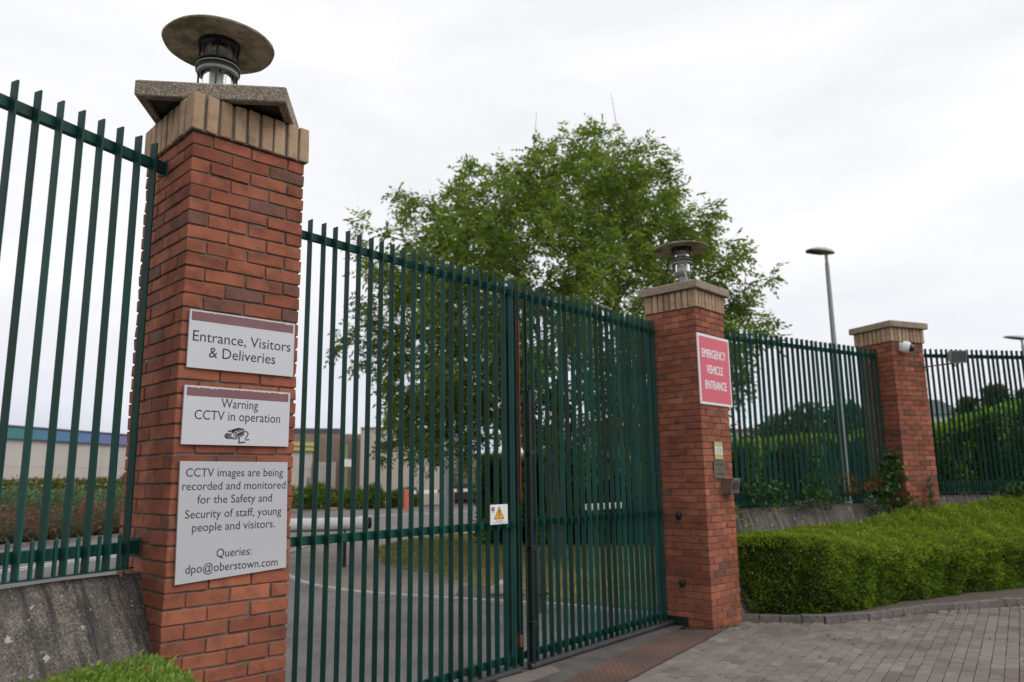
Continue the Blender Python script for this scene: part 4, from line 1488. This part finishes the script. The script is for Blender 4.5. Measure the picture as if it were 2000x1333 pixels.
# ================================================================== THE ASH TREE
LOBES = [(8.37, 9.14, 7.66), (7.88, 9.5, 6.99), (8.99, 8.65, 7.92), (9.51, 8.2, 8.29), (7.53, 9.73, 6.1), (7.38, 9.84, 4.97), (11.04, 6.6, 9.28), (11.54, 5.97, 9.26), (12.0, 5.34, 8.95), (12.41, 4.71, 8.3), (12.63, 4.34, 7.37), (12.92, 3.82, 6.68), (13.09, 3.49, 5.91), (13.13, 3.41, 4.98), (10.26, 7.47, 8.77), (8.05, 9.38, 4.32), (8.32, 9.18, 2.91), (12.92, 3.82, 4.15), (12.97, 3.73, 3.4), (11.32, 6.25, 8.95), (10.8, 6.87, 8.87)]
def ash_tree():
    g = np.random.default_rng(42)
    TX, TY = 10.62, 7.05
    T = thing('ash_tree', 'large spreading ash tree behind the gate', 'tree', (TX, TY, 0))
    zs = [2.4, 3.2, 4.0, 4.9, 5.6, 6.2, 6.8, 7.3, 7.75, 8.2, 8.6, 9.0]
    Lf = [-2.9, -3.6, -4.0, -4.2, -4.2, -3.9, -3.4, -2.6, -1.8, -1.1, -.3, .4]
    Rt = [2.8, 3.6, 4.0, 4.15, 4.15, 4.0, 3.6, 3.0, 2.6, 2.2, 1.5, 1.0]
    r2 = np.array([.7095, -.7047])
    f2 = np.array([.7047, .7095])
    # clumped attractors
    nc = 205
    C = []
    while len(C) < nc:
        z = g.uniform(2.6, 8.6)
        l, r_ = np.interp(z, zs, Lf), np.interp(z, zs, Rt)
        ctr, hw = (l + r_) / 2, (r_ - l) / 2
        a, q = g.uniform(0, 2 * PI), math.sqrt(g.uniform(.10 if z > 4.3 else .25, 1))
        if z < 3.5 and q < .72: continue
        x = ctr + hw * q * math.cos(a) * .95
        yy = hw * q * math.sin(a) * .88
        kk = (16.4 + yy) / 16.4
        C.append((*(r2 * x * kk + f2 * yy), 1.72 + (z - 1.72) * kk))
    C += [((a - TX) * (.86 if b_ < 5 else .82 if b_ > 8.5 else 1), (b_ - TY) * (.86 if b_ < 5 else .82 if b_ > 8.5 else 1), z - (.42 if z > 8.3 else .1)) for a, b_, z in LOBES]
    C = np.array(C)
    A = np.concatenate([c + g.normal(0, 1, (17, 3)) * np.array([.40, .40, .32]) for c in C])
    # grow by space colonisation
    nodes = [np.array([0, 0, .05 + .3 * i]) for i in range(9)]
    nodes = [n + np.array([.03 * math.sin(i * .8), .02 * math.cos(i), 0]) for i, n in enumerate(nodes)]
    par = [-1] + list(range(8))
    alive = np.ones(len(A), bool)
    step = .24
    X = np.array(nodes)
    near = np.full(len(A), 0)
    nd = np.full(len(A), 1e9)
    new = list(range(len(nodes)))
    for it_ in range(160):
        Xn = X[new]
        d = np.linalg.norm(A[:, None] - Xn[None], axis=2)
        j = d.argmin(1)
        dm = d[np.arange(len(A)), j]
        upd = dm < nd
        nd[upd] = dm[upd]
        near[upd] = np.array(new)[j[upd]]
        alive &= nd > .30
        if not alive.any(): break
        dirs = {}
        for a in np.where(alive)[0]:
            v = A[a] - X[near[a]]
            dirs.setdefault(near[a], []).append(v / (np.linalg.norm(v) + 1e-9))
        new = []
        add = []
        for k, vv in dirs.items():
            if k < 6: continue
            v = np.sum(vv, 0) + np.array([0, 0, .05]) + g.normal(0, .12, 3)
            v /= np.linalg.norm(v) + 1e-9
            add.append(X[k] + v * step)
            par.append(k)
            new.append(len(X) + len(add) - 1)
        if not add: break
        X = np.concatenate([X, np.array(add)])
        if len(X) > 12000: break
    n = len(X)
    par = np.array(par[:n])
    kids = np.bincount(par[par >= 0], minlength=n)
    rad = np.zeros(n)
    for i in range(n - 1, -1, -1):
        rad[i] = max(rad[i] ** (1 / 2.3) if rad[i] > 0 else 0, .0055)
        if par[i] >= 0:
            rad[par[i]] += rad[i] ** 2.3
    sc = .17 / rad[2]
    rad = np.where(rad > .008, rad * (1 + (sc - 1) * np.clip(rad / rad[2], 0, 1)), rad)
    trunk, br = MB(), MB()
    for i in range(1, n):
        p = par[i]
        a, b_ = X[p], X[i]
        e_ = (b_ - a) * .06
        mbx = trunk if i < 9 else br
        ra = min(rad[p], rad[i] * 1.35)
        mbx.tube([a - e_, b_ + e_], [ra, rad[i]], 12 if i < 9 else (7 if rad[i] > .03 else 4), cap=False)
    trunk.build('trunk', M['bark'], T, True)
    # leaves: pinnate sprays at the thin shoots
    thin = np.where((rad < .020) & (np.arange(n) > 20))[0]
    depth = np.zeros(n)
    tip = kids == 0
    ctr = np.array([.1, -.1, 5.8])
    out = []
    tone = []
    k_each = 11
    base = np.repeat(X[thin], k_each, axis=0)
    tipw = np.repeat(tip[thin], k_each)
    inner = np.clip((np.linalg.norm((base - ctr) * np.array([1, 1, 1.25]), axis=1) - 1.2) / 2.2, .50, 1)
    gap = np.sin(base[:, 0] * 3.1 + 1.3 * base[:, 2]) * np.sin(base[:, 1] * 2.7 - base[:, 2] * 2.2 + .7)
    keep = g.random(len(base)) < np.where(tipw, 1.0, .70) * inner * np.where(gap > .42, .30, 1.0)
    base = base[keep]
    m_ = len(base)
    o_ = base - ctr
    o_ /= np.linalg.norm(o_, axis=1, keepdims=True)
    D = o_ * .55 + g.normal(0, .75, (m_, 3))
    D[:, 2] -= .18
    D /= np.linalg.norm(D, axis=1, keepdims=True)
    base = base + g.normal(0, .07, (m_, 3))
    Ls = .20 + .14 * g.random(m_)
    side = np.cross(D, np.array([0, 0, 1.0]) + g.normal(0, .3, (m_, 3)))
    side /= np.linalg.norm(side, axis=1, keepdims=True)
    clump = .12 * np.sin(base[:, 0] * 2.3 + base[:, 2] * 1.9) * np.sin(base[:, 1] * 2.1 - base[:, 2] * 1.3)
    tb = np.clip(.46 + 1.5 * clump + g.normal(0, .14, m_) + .035 * (base[:, 2] - 6), 0, 1)  # higher leaves toned lighter, highlights put into the crown colour
    VV = []
    for q, (s_, sg) in enumerate([(.25, 1), (.25, -1), (.5, 1), (.5, -1), (.75, 1), (.75, -1), (1.0, 0)]):
        P = base + D * (Ls * s_)[:, None]
        P[:, 2] -= .05 * s_ * s_
        dirn = D * (.55 if sg else 1.0) + side * sg * .85
        dirn[:, 2] -= .25
        VV.append(leaf_quads(P, dirn, .10 + .05 * g.random(m_), .040 + .020 * g.random(m_), g))
        tone.append(np.clip(tb + g.normal(0, .06, m_), 0, 1))
    V = np.concatenate(VV)
    cr_ = quads('crown', V, np.concatenate(tone), M['ash'], T)
    # a few bare shoots sticking out of the top
    for k in range(16):
        i = thin[g.integers(len(thin))]
        tries = 0
        while X[i][2] < 7.3 and tries < 60:
            i = thin[g.integers(len(thin))]
            tries += 1
        p = X[i]
        br.tube([p, p + np.array([g.normal(0, .08), g.normal(0, .08), .5 + .6 * g.random()])], [.008, .003], 4)
    br.build('branches', M['bark'], T, True)
    print('TREE nodes', n, 'sprays', m_, 'leaves', len(V))
ash_tree()

# ================================================================== INSIDE THE COMPOUND
# white barrier arm just inside
T = thing('boom_barrier', 'thick white barrier tube with a black round end, behind the gate', 'barrier', (0, 0, 0))
a0, a1 = Vector((5.35, 10.65, .93)), Vector((7.52, 9.26, .93))
dv = (a1 - a0).normalized()
mb = MB(); mb.tube([a0, a1], .118, 24); mb.build('white_tube', M['white'], T, True)
mb = MB(); mb.tube([a1 - dv * .012, a1 + dv * .01, a1 + dv * .055, a1 + dv * .07], [.119, .122, .105, .06], 24); mb.build('end_cap', M['black'], T, True)
mb = MB(); mb.tube([a0 + Vector((0, 0, -.128)), a1 + Vector((0, 0, -.128)) - dv * .3], .014, 8); mb.build('under_rail', M['black'], T, True)
mb = MB()
s0 = a1 - dv * .45
mb.tube([s0 + Vector((0, 0, -.12)), Vector((s0.x, s0.y, .62))], .022, 10)
mb.tube([Vector((s0.x, s0.y, .62)), Vector((s0.x, s0.y, .09))], .04, 12)
mb.build('rest_post', M['black'], T, True)
mb = MB(); mb.cbox(s0.x - .22, s0.x + .22, s0.y - .10, s0.y + .10, .60, .66, .01); mb.build('rest_plate', M['rubber'], T)
mb = MB(); mb.cbox(a0.x - .12, a0.x + .12, a0.y - .12, a0.y + .12, .08, 1.10, .02); mb.build('pivot_post', M['white'], T)

# brown marker post, pale boulder
mb = MB(); mb.cbox(5.81, 5.89, 2.94, 3.02, .05, .86, .006); mb.cbox(5.795, 5.905, 2.925, 3.035, .30, .335, .004, 1)
tag(mb.build('marker_post', [M['timber'], M['black']]), 'thin brown timber post beyond the right gate leaf', 'post')
def boulder(x, y, r_, lab):
    g = np.random.default_rng(int(x * 10))
    mb = MB()
    n, k = 12, 7
    vs = []
    for i in range(k + 1):
        th = PI * i / k
        for j in range(n):
            ph = 2 * PI * j / n
            q = 1 + .18 * math.sin(3 * ph + i) * math.sin(th) + g.normal(0, .03)
            vs.append((r_ * q * 1.4 * math.sin(th) * math.cos(ph), r_ * q * math.sin(th) * math.sin(ph), r_ * .8 * q * math.cos(th)))
    fs = [(i * n + j, (i + 1) * n + j, (i + 1) * n + (j + 1) % n, i * n + (j + 1) % n) for i in range(k) for j in range(n)]
    mb.add(vs, fs)
    o = mb.build('boulder', M['stone'], None, True)
    o.location = (x, y, .1 + r_ * .45)
    o.rotation_euler = (0, 0, -.6)
    tag(o, lab, 'rock')
boulder(6.55, 4.35, .17, 'pale boulder beside the lawn, low behind the left gate leaf')

# vehicle barrier with salmon cabinets
def cabinet(x, y, lab, knob):
    T = thing('barrier_cabinet', lab, 'barrier', (x, y, 0), .5, 'salmon barrier cabinets by the far road')
    mb = MB(); mb.cbox(-.22, .22, -.16, .16, .08, 1.30, .02); mb.build('cabinet', M['salmon'], T)
    mb = MB(); mb.cbox(-.12, .12, -.168, -.158, .82, 1.05, .004); mb.build('label_plate', M['offwhite'], T)
    if knob:
        mb = MB(); mb.lathe([(.08, 1.30), (.08, 1.40), (.05, 1.43), (.001, 1.43)], 14); mb.build('beacon', M['black'], T, True)
    mb = MB(); mb.tube([(-.08, -.16, 1.12), (-.08, -.24, 1.12)], .08, 14); mb.build('pivot', M['black'], T, True)
    return T
cabinet(26.68, 33.2, 'salmon barrier cabinet with a black beacon, at the left end of the boom', True)
cabinet(31.6, 35.1, 'salmon barrier cabinet at the right end of the boom, by the dark car', False)
T = thing('barrier_boom', 'white and red boom between the two salmon cabinets', 'barrier', (0, 0, 0))
b0, b1 = Vector((26.6, 32.9, 1.12)), Vector((34.3, 36.3, 1.14))
mb = MB()
dvb = (b1 - b0)
for k in range(12):
    p, q = b0 + dvb * k / 12, b0 + dvb * (k + 1) / 12
    d = dvb.normalized()
    nn = Vector((-d.y, d.x, 0)) * .03
    v = []
    for e_ in (p, q):
        v += [e_ - nn + Vector((0, 0, -.10)), e_ + nn + Vector((0, 0, -.10)), e_ + nn + Vector((0, 0, .10)), e_ - nn + Vector((0, 0, .10))]
    mb.add(v, [(0, 1, 5, 4), (1, 2, 6, 5), (2, 3, 7, 6), (3, 0, 4, 7)], 1 if k % 4 == 1 else 0)
mb.build('boom', [M['white'], M['redcoping']], T)

# parked car, mostly hidden
def car():
    T = thing('parked_car', 'black car mostly hidden behind the boom and lamp column', 'car', (36.2, 39.0, .1), -.55)
    prof = [(-2.0, .35), (-2.05, .75), (-1.5, .92), (-1.0, .98), (-.45, 1.38), (.9, 1.42), (1.7, 1.0), (2.0, .9), (2.05, .4)]
    mb = MB()
    n = len(prof)
    vs = []
    for yy, k in ((-.85, .0), (-.78, .06), (.78, .06), (.85, .0)):
        for (x, z) in prof:
            inset = .12 if z > 1.0 else 0
            y = math.copysign(abs(yy) - inset, yy)
            vs.append((x, y, z + (k if z > .9 else 0)))
    fs = [(r_ * n + i, r_ * n + i + 1, (r_ + 1) * n + i + 1, (r_ + 1) * n + i) for r_ in range(3) for i in range(n - 1)]
    fs += [tuple(range(n)), tuple(3 * n + i for i in range(n))[::-1], (0, n, 2 * n, 3 * n), (n - 1, 4 * n - 1, 3 * n - 1, 2 * n - 1)]
    mb.add(vs, fs)
    mb.build('body', M['carpaint'], T, True)
    for sg in (-1, 1):
        mb = MB(); mb.add([(-.9, sg * .80, 1.02), (1.4, sg * .80, 1.04), (.85, sg * .742, 1.36), (-.42, sg * .742, 1.34)], [(0, 1, 2, 3)]); mb.build('side_window', M['carglass'], T)
    for x in (-1.3, 1.3):
        for sg in (-1, 1):
            mb = MB(); mb.tube([(x, sg * .68, .31), (x, sg * .87, .31)], .31, 20); w_ = mb.build('wheel', M['rubber'], T, True)
            mb = MB(); mb.tube([(x, sg * .80, .31), (x, sg * .878, .31)], .18, 14); mb.build('rim', M['galv'], w_, True)
    for sg in (-1, 1):
        mb = MB(); mb.cbox(-2.07, -1.98, sg * .62 - .16, sg * .62 + .16, .66, .80, .01); mb.build('headlight', M['offwhite'], T)
car()

# ------------------------------------------------------------------ buildings
def wallbox(mb, p, q, depth, z0, z1, mi=0):
    p, q = np.array(p, float), np.array(q, float)
    d = (q - p) / np.hypot(*(q - p))
    n = np.array([-d[1], d[0]]) * depth
    mb.prism([tuple(p), tuple(q), tuple(q + n), tuple(p + n)], z0, z1, mi)
def rainbow_building():
    # two wings meeting behind the near pillar; local x runs along the first wing
    T = thing('low_building', 'long pale building with a rainbow coloured fascia, far left', 'building', (-9.64, 28.6, 0), .5614)
    L1, L2 = 28.5, 14.6
    mb = MB(); mb.prism([(0, 0), (L1, 0), (L1, 12), (0, 12)], -.2, 4.03); mb.build('wall', M['render'], T)
    mb = MB(); mb.prism([(-.15, -.18), (L1 + .1, -.18), (L1 + .1, 12.1), (-.15, 12.1)], 4.03, 4.60); mb.build('fascia', M['fascia'], T)
    mb = MB(); mb.prism([(-.2, -.24), (L1 + .15, -.24), (L1 + .15, 12.2), (-.2, 12.2)], 4.60, 4.66); mb.build('roof', M['slate'], T)
    mb = MB()
    a = -.47
    c, s = math.cos(a), math.sin(a)
    def loc(x, y): return (L1 + x * c - y * s, x * s + y * c)
    mb.prism([loc(.0, .3), loc(L2, .3), loc(L2, 12), loc(.0, 12)], -.2, 3.98); mb.build('wall', M['render'], T)
    mb = MB(); mb.prism([loc(-.1, .08), loc(L2 + .1, .08), loc(L2 + .1, 12.1), loc(-.1, 12.1)], 3.98, 4.58)
    o = mb.build('fascia', M['fascia'], T)
    mb = MB(); mb.prism([loc(-.1, .03), loc(L2 + .15, .03), loc(L2 + .15, .08), loc(-.1, .08)], 4.27, 4.31); mb.build('gutter', M['felt'], T)
    mb = MB(); mb.prism([loc(12.6, .2), loc(14.0, .2), loc(14.0, .31), loc(12.6, .31)], 1.55, 2.15); mb.build('vent_panel', M['lampgrey'], T)
rainbow_building()
def gable(T, cx, cy, a, lx, ly, z0, ze, zr, wall, roof):
    c, s = math.cos(a), math.sin(a)
    g = lambda x, y: (cx + x * c - y * s, cy + x * s + y * c)
    mb = MB(); mb.prism([g(-lx, -ly), g(lx, -ly), g(lx, ly), g(-lx, ly)], z0, ze); mb.build('wall', M[wall], T)
    mb = MB()
    e_ = .3
    v = [(*g(-lx - e_, -ly - e_), ze), (*g(lx + e_, -ly - e_), ze), (*g(lx + e_, ly + e_), ze), (*g(-lx - e_, ly + e_), ze), (*g(-lx + .6, 0), zr), (*g(lx - .6, 0), zr)]
    mb.add(v, [(0, 1, 5, 4), (2, 3, 4, 5), (1, 2, 5), (3, 0, 4), (3, 2, 1, 0)])
    mb.build('roof', M[roof], T)
T = thing('brick_block', 'brown flat block with a slate roof strip above the yellow-green fascia', 'building')
mb = MB(); wallbox(mb, (24, 62), (44, 51), 10, 0, 6.0); mb.build('wall', M['brownwall'], T)
mb = MB(); wallbox(mb, (28.5, 60.5), (36.5, 56.1), 7, 6.0, 6.55); mb.build('roof', M['slate'], T)
T = thing('brick_tower', 'brown brick block joining the tall ribbed wall', 'building')
mb = MB(); wallbox(mb, (26.9, 45.6), (30.2, 43.2), 6, 0, 4.85); mb.build('wall', M['brownwall'], T)
mb = MB(); wallbox(mb, (27.4, 45.0), (28.6, 44.1), .5, 0, 3.2); mb.build('door_panel', M['render'], T)
T = thing('ribbed_building', 'tall pale ribbed concrete building beyond the salmon barrier', 'building')
mb = MB(); wallbox(mb, (29.06, 41.77), (32.20, 39.50), 14, -.2, 5.42); mb.build('wall', M['ribwall'], T)
mb = MB(); wallbox(mb, (29.0, 41.70), (32.26, 39.42), 14.2, 5.42, 5.54); mb.build('coping', M['brownwall'], T)
mb = MB(); wallbox(mb, (32.204, 39.497), (34.2, 38.05), 14, -.2, 3.84); mb.build('low_wing', M['ribwall'], T)
mb = MB(); wallbox(mb, (34.3, 40.6), (37.2, 38.4), 9, -.2, 3.5); mb.build('brown_wing', M['brownwall'], T)
mb = MB(); wallbox(mb, (37.25, 38.36), (42.5, 34.5), 9, -.2, 3.75); mb.build('pale_wing', M['render'], T)
mb = MB(); wallbox(mb, (35.6, 39.55), (36.2, 39.1), .2, -.2, 5.8); mb.build('vent_stack', M['lampgrey'], T)
T = thing('red_coped_building', 'low pale building with a red roof edge behind the laurel hedge', 'building')
mb = MB(); wallbox(mb, (33.5, 26.5), (50, 15.0), 9, 0, 4.55); mb.build('wall', M['render'], T)
mb = MB(); wallbox(mb, (33.4, 26.45), (50.1, 14.8), 9.2, 4.55, 4.72); mb.build('roof_edge', M['redcoping'], T)
mb = MB(); wallbox(mb, (49.6, 15.1), (50.2, 14.7), 2, 0, 4.9); mb.build('red_pier', M['redcoping'], T)
T = thing('white_house', 'white house with a dark roof beyond the hedge, right of the camera pillar', 'house', (0, 0, 0))
gable(T, 56.9, 14.6, -.95, 2.3, 2.2, 0, 5.75, 6.95, 'offwhite', 'slate')
mb = MB(); mb.prism([(57.0, 14.0), (57.5, 14.0), (57.5, 14.5), (57.0, 14.5)], 6.5, 7.3); mb.build('chimney', M['brownwall'], T)
# green pole and small wall notice
T = thing('camera_pole', 'thin pale green pole with a small white box, left of the ribbed wall', 'pole', (26.9, 40.2, 0))
mb = MB(); mb.tube([(0, 0, .05), (0, 0, 4.2)], .09, 10); mb.build('pole', M['greenpole'], T, True)
mb = MB(); mb.cbox(-.35, .35, -.16, .16, 2.75, 3.25, .02); mb.build('box', M['offwhite'], T)
T = thing('wall_notice', 'small yellow and red notice near the right end of the rainbow fascia', 'sign', (24.85, 40.5, 0), -.72)
mb = MB(); mb.cbox(-.32, .32, 0, .03, 1.05, 1.75, .005); mb.build('yellow_panel', M['yellow'], T)
mb = MB(); mb.cbox(-.32, .32, -.004, -.001, 1.48, 1.75, .001); mb.build('red_panel', M['redcoping'], T)
mb = MB(); mb.tube([(0, .06, .05), (0, .06, 1.8)], .03, 8); mb.build('post', M['galv'], T)

# ------------------------------------------------------------------ shrubs seen through the railings
k = 0
spots = [(4.2, 23.0), (5.9, 23.9), (7.5, 24.9), (2.4, 22.2), (9.0, 26.4), (4.9, 24.7), (6.6, 25.7), (3.0, 24.2)]
desc = ['low brown heather mound by the kerb, seen between the left pickets', 'low brown heather mound in the left planting bed', 'low brown heather mound close behind the near pillar']
for i, (x, y) in enumerate(spots):
    shrub('heather_shrub', 'low brown heather mound in the bed beyond the left railing', 'shrub', (x, y, .1), (1.35, 1.1, .42 + .07 * (i % 3)), 2600, .10, .035, 'heather', 'brown heather mounds', 200 + i)
for i, (x, y, lab) in enumerate([(5.0, 27.0, 'blue-green juniper mound, leftmost behind the brown heather'), (6.9, 27.5, 'blue-green juniper mound, larger one in the middle of the bed'), (9.3, 29.8, 'blue-green juniper mound nearest the pillar')]):
    shrub('juniper_shrub', lab, 'shrub', (x, y, .1), (1.6, 1.2, .78), 4200, .14, .04, 'juniper', 'juniper mounds', 220 + i)
hedge('low_hedge', 'low olive green hedge along the foot of the rainbow building',
      [(-4.5, 30.2), (2, 34.3), (8, 38.1), (13.5, 41.4), (18, 42.6), (28, 42.2)], [(-5, 31), (1.5, 35.2), (7.5, 39.0), (13, 42.3), (18, 43.6), (28, 43.4)],
      [1.75, 1.8, 1.85, 1.9, 1.5, 1.1], [1.8, 1.85, 1.9, 1.95, 1.6, 1.2], 130, .22, .09, 'olivehedge', .1, 31, None, .10, 1.1, .45, .15)
shrub('orange_shrub', 'small orange-leaved plant standing up out of the brown heather', 'shrub', (7.15, 25.3, .1), (.20, .2, .72), 420, .12, .045, 'orangeleaf', None, 240, False)
shrub('round_shrub', 'dark olive bush beside the near pillar, seen past the last left picket', 'shrub', (13.3, 38.0, .1), (1.3, 1.3, 1.25), 2600, .20, .08, 'olivehedge', None, 241)
gs = [(20.2, 37.6, 1.55, 1.05, 'broad green bush against the rainbow wall, beside the notice pillar'), (24.0, 38.9, .95, .8, 'small green bush left of the tall ribbed wall'), (26.0, 37.9, .9, .62, 'low green bush at the corner of the ribbed wall'),
      (27.6, 38.0, .8, .75, 'green bush just left of the salmon cabinet'), (29.2, 37.4, .7, .55, 'small bush behind the left salmon cabinet'), (30.6, 38.3, .9, .6, 'loose green bush under the boom'), (34.6, 40.0, 1.6, 1.5, 'tall green bush before the brown wing')]
for i, (x, y, r_, h, lab) in enumerate(gs):
    shrub('green_shrub', lab, 'shrub', (x, y, .1), (r_, r_ * .8, h), 2400, .22, .08, 'shrub', 'green bushes along the far road', 250 + i)

# weeds on the wall between the pillars
def weeds(name, label, pts, n, L, Wd, mat, spread, seed, stems=True):
    g = np.random.default_rng(seed)
    pts = np.array(pts, float)
    c = pts.mean(0)
    P = pts[g.integers(len(pts), size=n)] + g.normal(0, 1, (n, 3)) * np.array(spread)
    D = g.normal(0, .7, (n, 3)) + np.array([-.1, -.35, .35])
    V = leaf_quads(P - c, D, L * (.6 + .8 * g.random(n)), Wd * (.6 + .8 * g.random(n)), g)
    T = thing(name, label, 'plant', tuple(c))
    quads('leaves', V, np.clip(g.normal(.5, .22, n), 0, 1), M[mat], T)
    if stems:
        mb = MB()
        for _ in range(max(4, n // 40)):
            p = pts[g.integers(len(pts))] - c
            q = P[g.integers(n)] - c
            if np.linalg.norm(q - p) < .6:
                mb.tube([tuple(p - np.array([0, 0, .06])), tuple((p + q) / 2 + g.normal(0, .03, 3)), tuple(q)], [.004, .003, .0015], 4)
        if mb.v: mb.build('stems', M['twig_shade'], T)
    return T
def f2(s, off, z):
    c, s_ = math.cos(FAng), math.sin(FAng)
    return (FO[0] + s * c - off * s_ * -1 * -1 if False else FO[0] + s * c + off * s_, FO[1] + s * s_ - off * c, z)
weeds('bramble', 'leafy green weed on the wall left of centre, among the pickets', [f2(1.0, .1, 1.47), f2(1.15, .1, 1.52), f2(1.3, .12, 1.46), f2(1.45, .1, 1.55), f2(.95, .1, 1.6)], 170, .075, .045, 'ivy', (.10, .05, .07), 61)
weeds('bramble', 'dark trailing weed in the middle of the wall under the railing', [f2(2.05, .1, 1.55), f2(2.2, .1, 1.5), f2(2.4, .12, 1.45), f2(2.5, .1, 1.4), f2(2.1, .1, 1.42)], 190, .07, .04, 'ivy', (.12, .05, .06), 62)
weeds('trailing_weed', 'pale grey-green trailing weed hanging over the wall top', [f2(1.75, .14, 1.34), f2(1.9, .14, 1.36), f2(2.1, .14, 1.38), f2(2.3, .14, 1.35)], 210, .06, .018, 'sage', (.08, .03, .03), 63)
weeds('rusty_fern', 'rust-coloured fern against the railing near the camera pillar', [f2(3.0, .12, 1.5), f2(3.05, .12, 1.62), f2(2.95, .12, 1.7), f2(3.35, .16, 1.55), f2(3.45, .16, 1.6), f2(3.55, .16, 1.64)], 230, .07, .025, 'fern', (.07, .04, .035), 64)
weeds('ivy', 'ivy climbing the left face of the camera pillar', [f2(3.55, .15, 1.42), f2(3.7, .2, 1.45), f2(3.8, .25, 1.55), f2(3.85, .25, 1.7), f2(3.9, .22, 1.85), f2(3.92, .2, 1.98), f2(3.95, .3, 1.3), f2(4.0, .42, 1.2), f2(3.75, .2, 1.65)], 420, .075, .06, 'ivy', (.07, .06, .08), 65)
weeds('trailing_weed', 'pale weed draped down the wall before the ivy', [f2(3.4, .2, 1.32), f2(3.55, .24, 1.26), f2(3.7, .3, 1.18), f2(3.3, .2, 1.36)], 170, .06, .018, 'sage', (.09, .04, .04), 66)
c3, s3 = math.cos(P3[2]), math.sin(P3[2])
def p3(l, m_, z): return (P3[0] + l * c3 - m_ * s3, P3[1] + l * s3 + m_ * c3, z)
weeds('tall_weed', 'tall grey-green weed growing up the front of the camera pillar', [p3(.40, -.06, 1.25 + .06 * i) for i in range(8)], 130, .07, .02, 'sage', (.022, .02, .03), 67)
weeds('tall_weed', 'short pale weed stem left of the tall one at the camera pillar', [p3(.24, -.06, 1.2 + .05 * i) for i in range(5)], 50, .05, .015, 'sage', (.015, .015, .02), 68)
weeds('ivy', 'dark ivy on the wall edge at the far right', [(12.75, -.80, 1.5), (12.9, -.88, 1.55), (13.1, -1.0, 1.5), (13.0, -.95, 1.66), (13.3, -1.1, 1.48), (12.6, -.72, 1.45)], 330, .08, .05, 'ivy', (.13, .08, .06), 69)
weeds('yellow_weed', 'yellowish weed hanging down the wall beside the red-sign pillar', [f2(.62, .13, 1.33), f2(.64, .16, 1.26), f2(.66, .19, 1.2), f2(.70, .24, 1.12)], 70, .05, .02, 'shrub', (.02, .015, .03), 70)

def litter():
    g = np.random.default_rng(77)
    P = []
    for (a, b_), n, sp in ((((7.2, .3), (8.8, -.6)), 60, .10), (((8.8, -.6), (12.5, -2.4)), 120, .16), (((6.3, .75), (7.0, .75)), 40, .10)):
        t_ = g.random(n)
        P.append(np.column_stack([a[0] + (b_[0] - a[0]) * t_ + g.normal(0, sp, n), a[1] + (b_[1] - a[1]) * t_ + g.normal(0, sp, n) - .06, np.full(n, .106)]))
    n = 60
    P.append(np.column_stack([g.uniform(4.2, 11, n), g.uniform(-2.2, .4, n), np.full(n, .106)]))
    P = np.concatenate(P)
    n = len(P)
    ok = np.ones(n, bool)
    D = g.normal(0, 1, (n, 3))
    D[:, 2] = .12 + .1 * g.random(n)
    V = leaf_quads(P, D, .03 + .025 * g.random(n), .014 + .012 * g.random(n), g)
    m_ = 260
    k_ = g.random(m_)
    W_ = np.column_stack([7.0 + 5.5 * k_ ** 1.3, .55 - 2.9 * (k_ ** 1.3) + g.normal(0, .05, m_) - .16, np.full(m_, .095)])
    W_[:60] = np.column_stack([g.uniform(6.2, 7.0, 60), g.uniform(.66, .80, 60), np.full(60, .098)])
    Dw = g.normal(0, .6, (m_, 3))
    Dw[:, 2] = 1
    tag(quads('joint_moss', leaf_quads(W_, Dw, .018 + .03 * g.random(m_), .006 + .006 * g.random(m_), g), g.random(m_) * .6, M['grassblade']), kind='stuff')
    return tag(quads('leaf_litter', V, g.random(n), M['deadleaf']), kind='stuff')
M['deadleaf'] = leafmat('dead_leaf', [(0, (.12, .075, .04)), (.6, (.24, .16, .08)), (1, (.34, .28, .17))], .1)
litter()

# ------------------------------------------------------------------ background trees
def back_tree(label, x, y, H, r_, n, mat, seed, group='trees beyond the hedge', L=.28, Wd=.13, cone=False):
    g = np.random.default_rng(seed)
    T = thing('background_tree', label, 'tree', (x, y, 0), 0, group)
    mb = MB(); mb.tube([(0, 0, 0), (0, 0, H * .55)], [.2, .08], 8); mb.build('trunk', M['bark'], T, True)
    VV, TT = [], []
    k = 14
    for i in range(k):
        z = H * (.22 + .68 * (i + .5) / k)
        f_ = (1 - (i / k) * .85) if cone else math.sqrt(max(.1, 1 - ((z / H - .5) / .52) ** 2))
        a = g.uniform(0, 2 * PI)
        q = r_ * f_ * g.uniform(.1, .55)
        c = (q * math.cos(a), q * math.sin(a), z)
        rr = r_ * f_ * g.uniform(.42, .62) + .15
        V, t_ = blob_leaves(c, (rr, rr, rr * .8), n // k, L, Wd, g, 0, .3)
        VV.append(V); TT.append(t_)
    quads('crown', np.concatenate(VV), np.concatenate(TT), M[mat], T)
back_tree('dark green tree behind the hedge, left of the tall street lamp', 27.9, 9.3, 4.55, 1.25, 3200, 'darkleaf', 81)
back_tree('dark green tree just left of the tall lamp column', 28.2, 8.1, 4.6, 1.0, 3000, 'darkleaf', 82)
back_tree('low dark tree at the left end of the row behind the hedge', 27.4, 10.3, 4.1, 1.2, 2800, 'darkleaf', 83)
back_tree('brownish conifer beyond the right railing, nearest the white house', 30.4, 4.3, 4.75, 1.0, 3000, 'conifer', 84, cone=True)
back_tree('tall brownish conifer in the middle beyond the right railing', 30.6, 3.4, 5.2, 1.15, 3600, 'conifer', 85, cone=True)
back_tree('brownish conifer at the right end beyond the right railing', 30.8, 2.5, 5.0, 1.1, 3600, 'conifer', 86, cone=True)
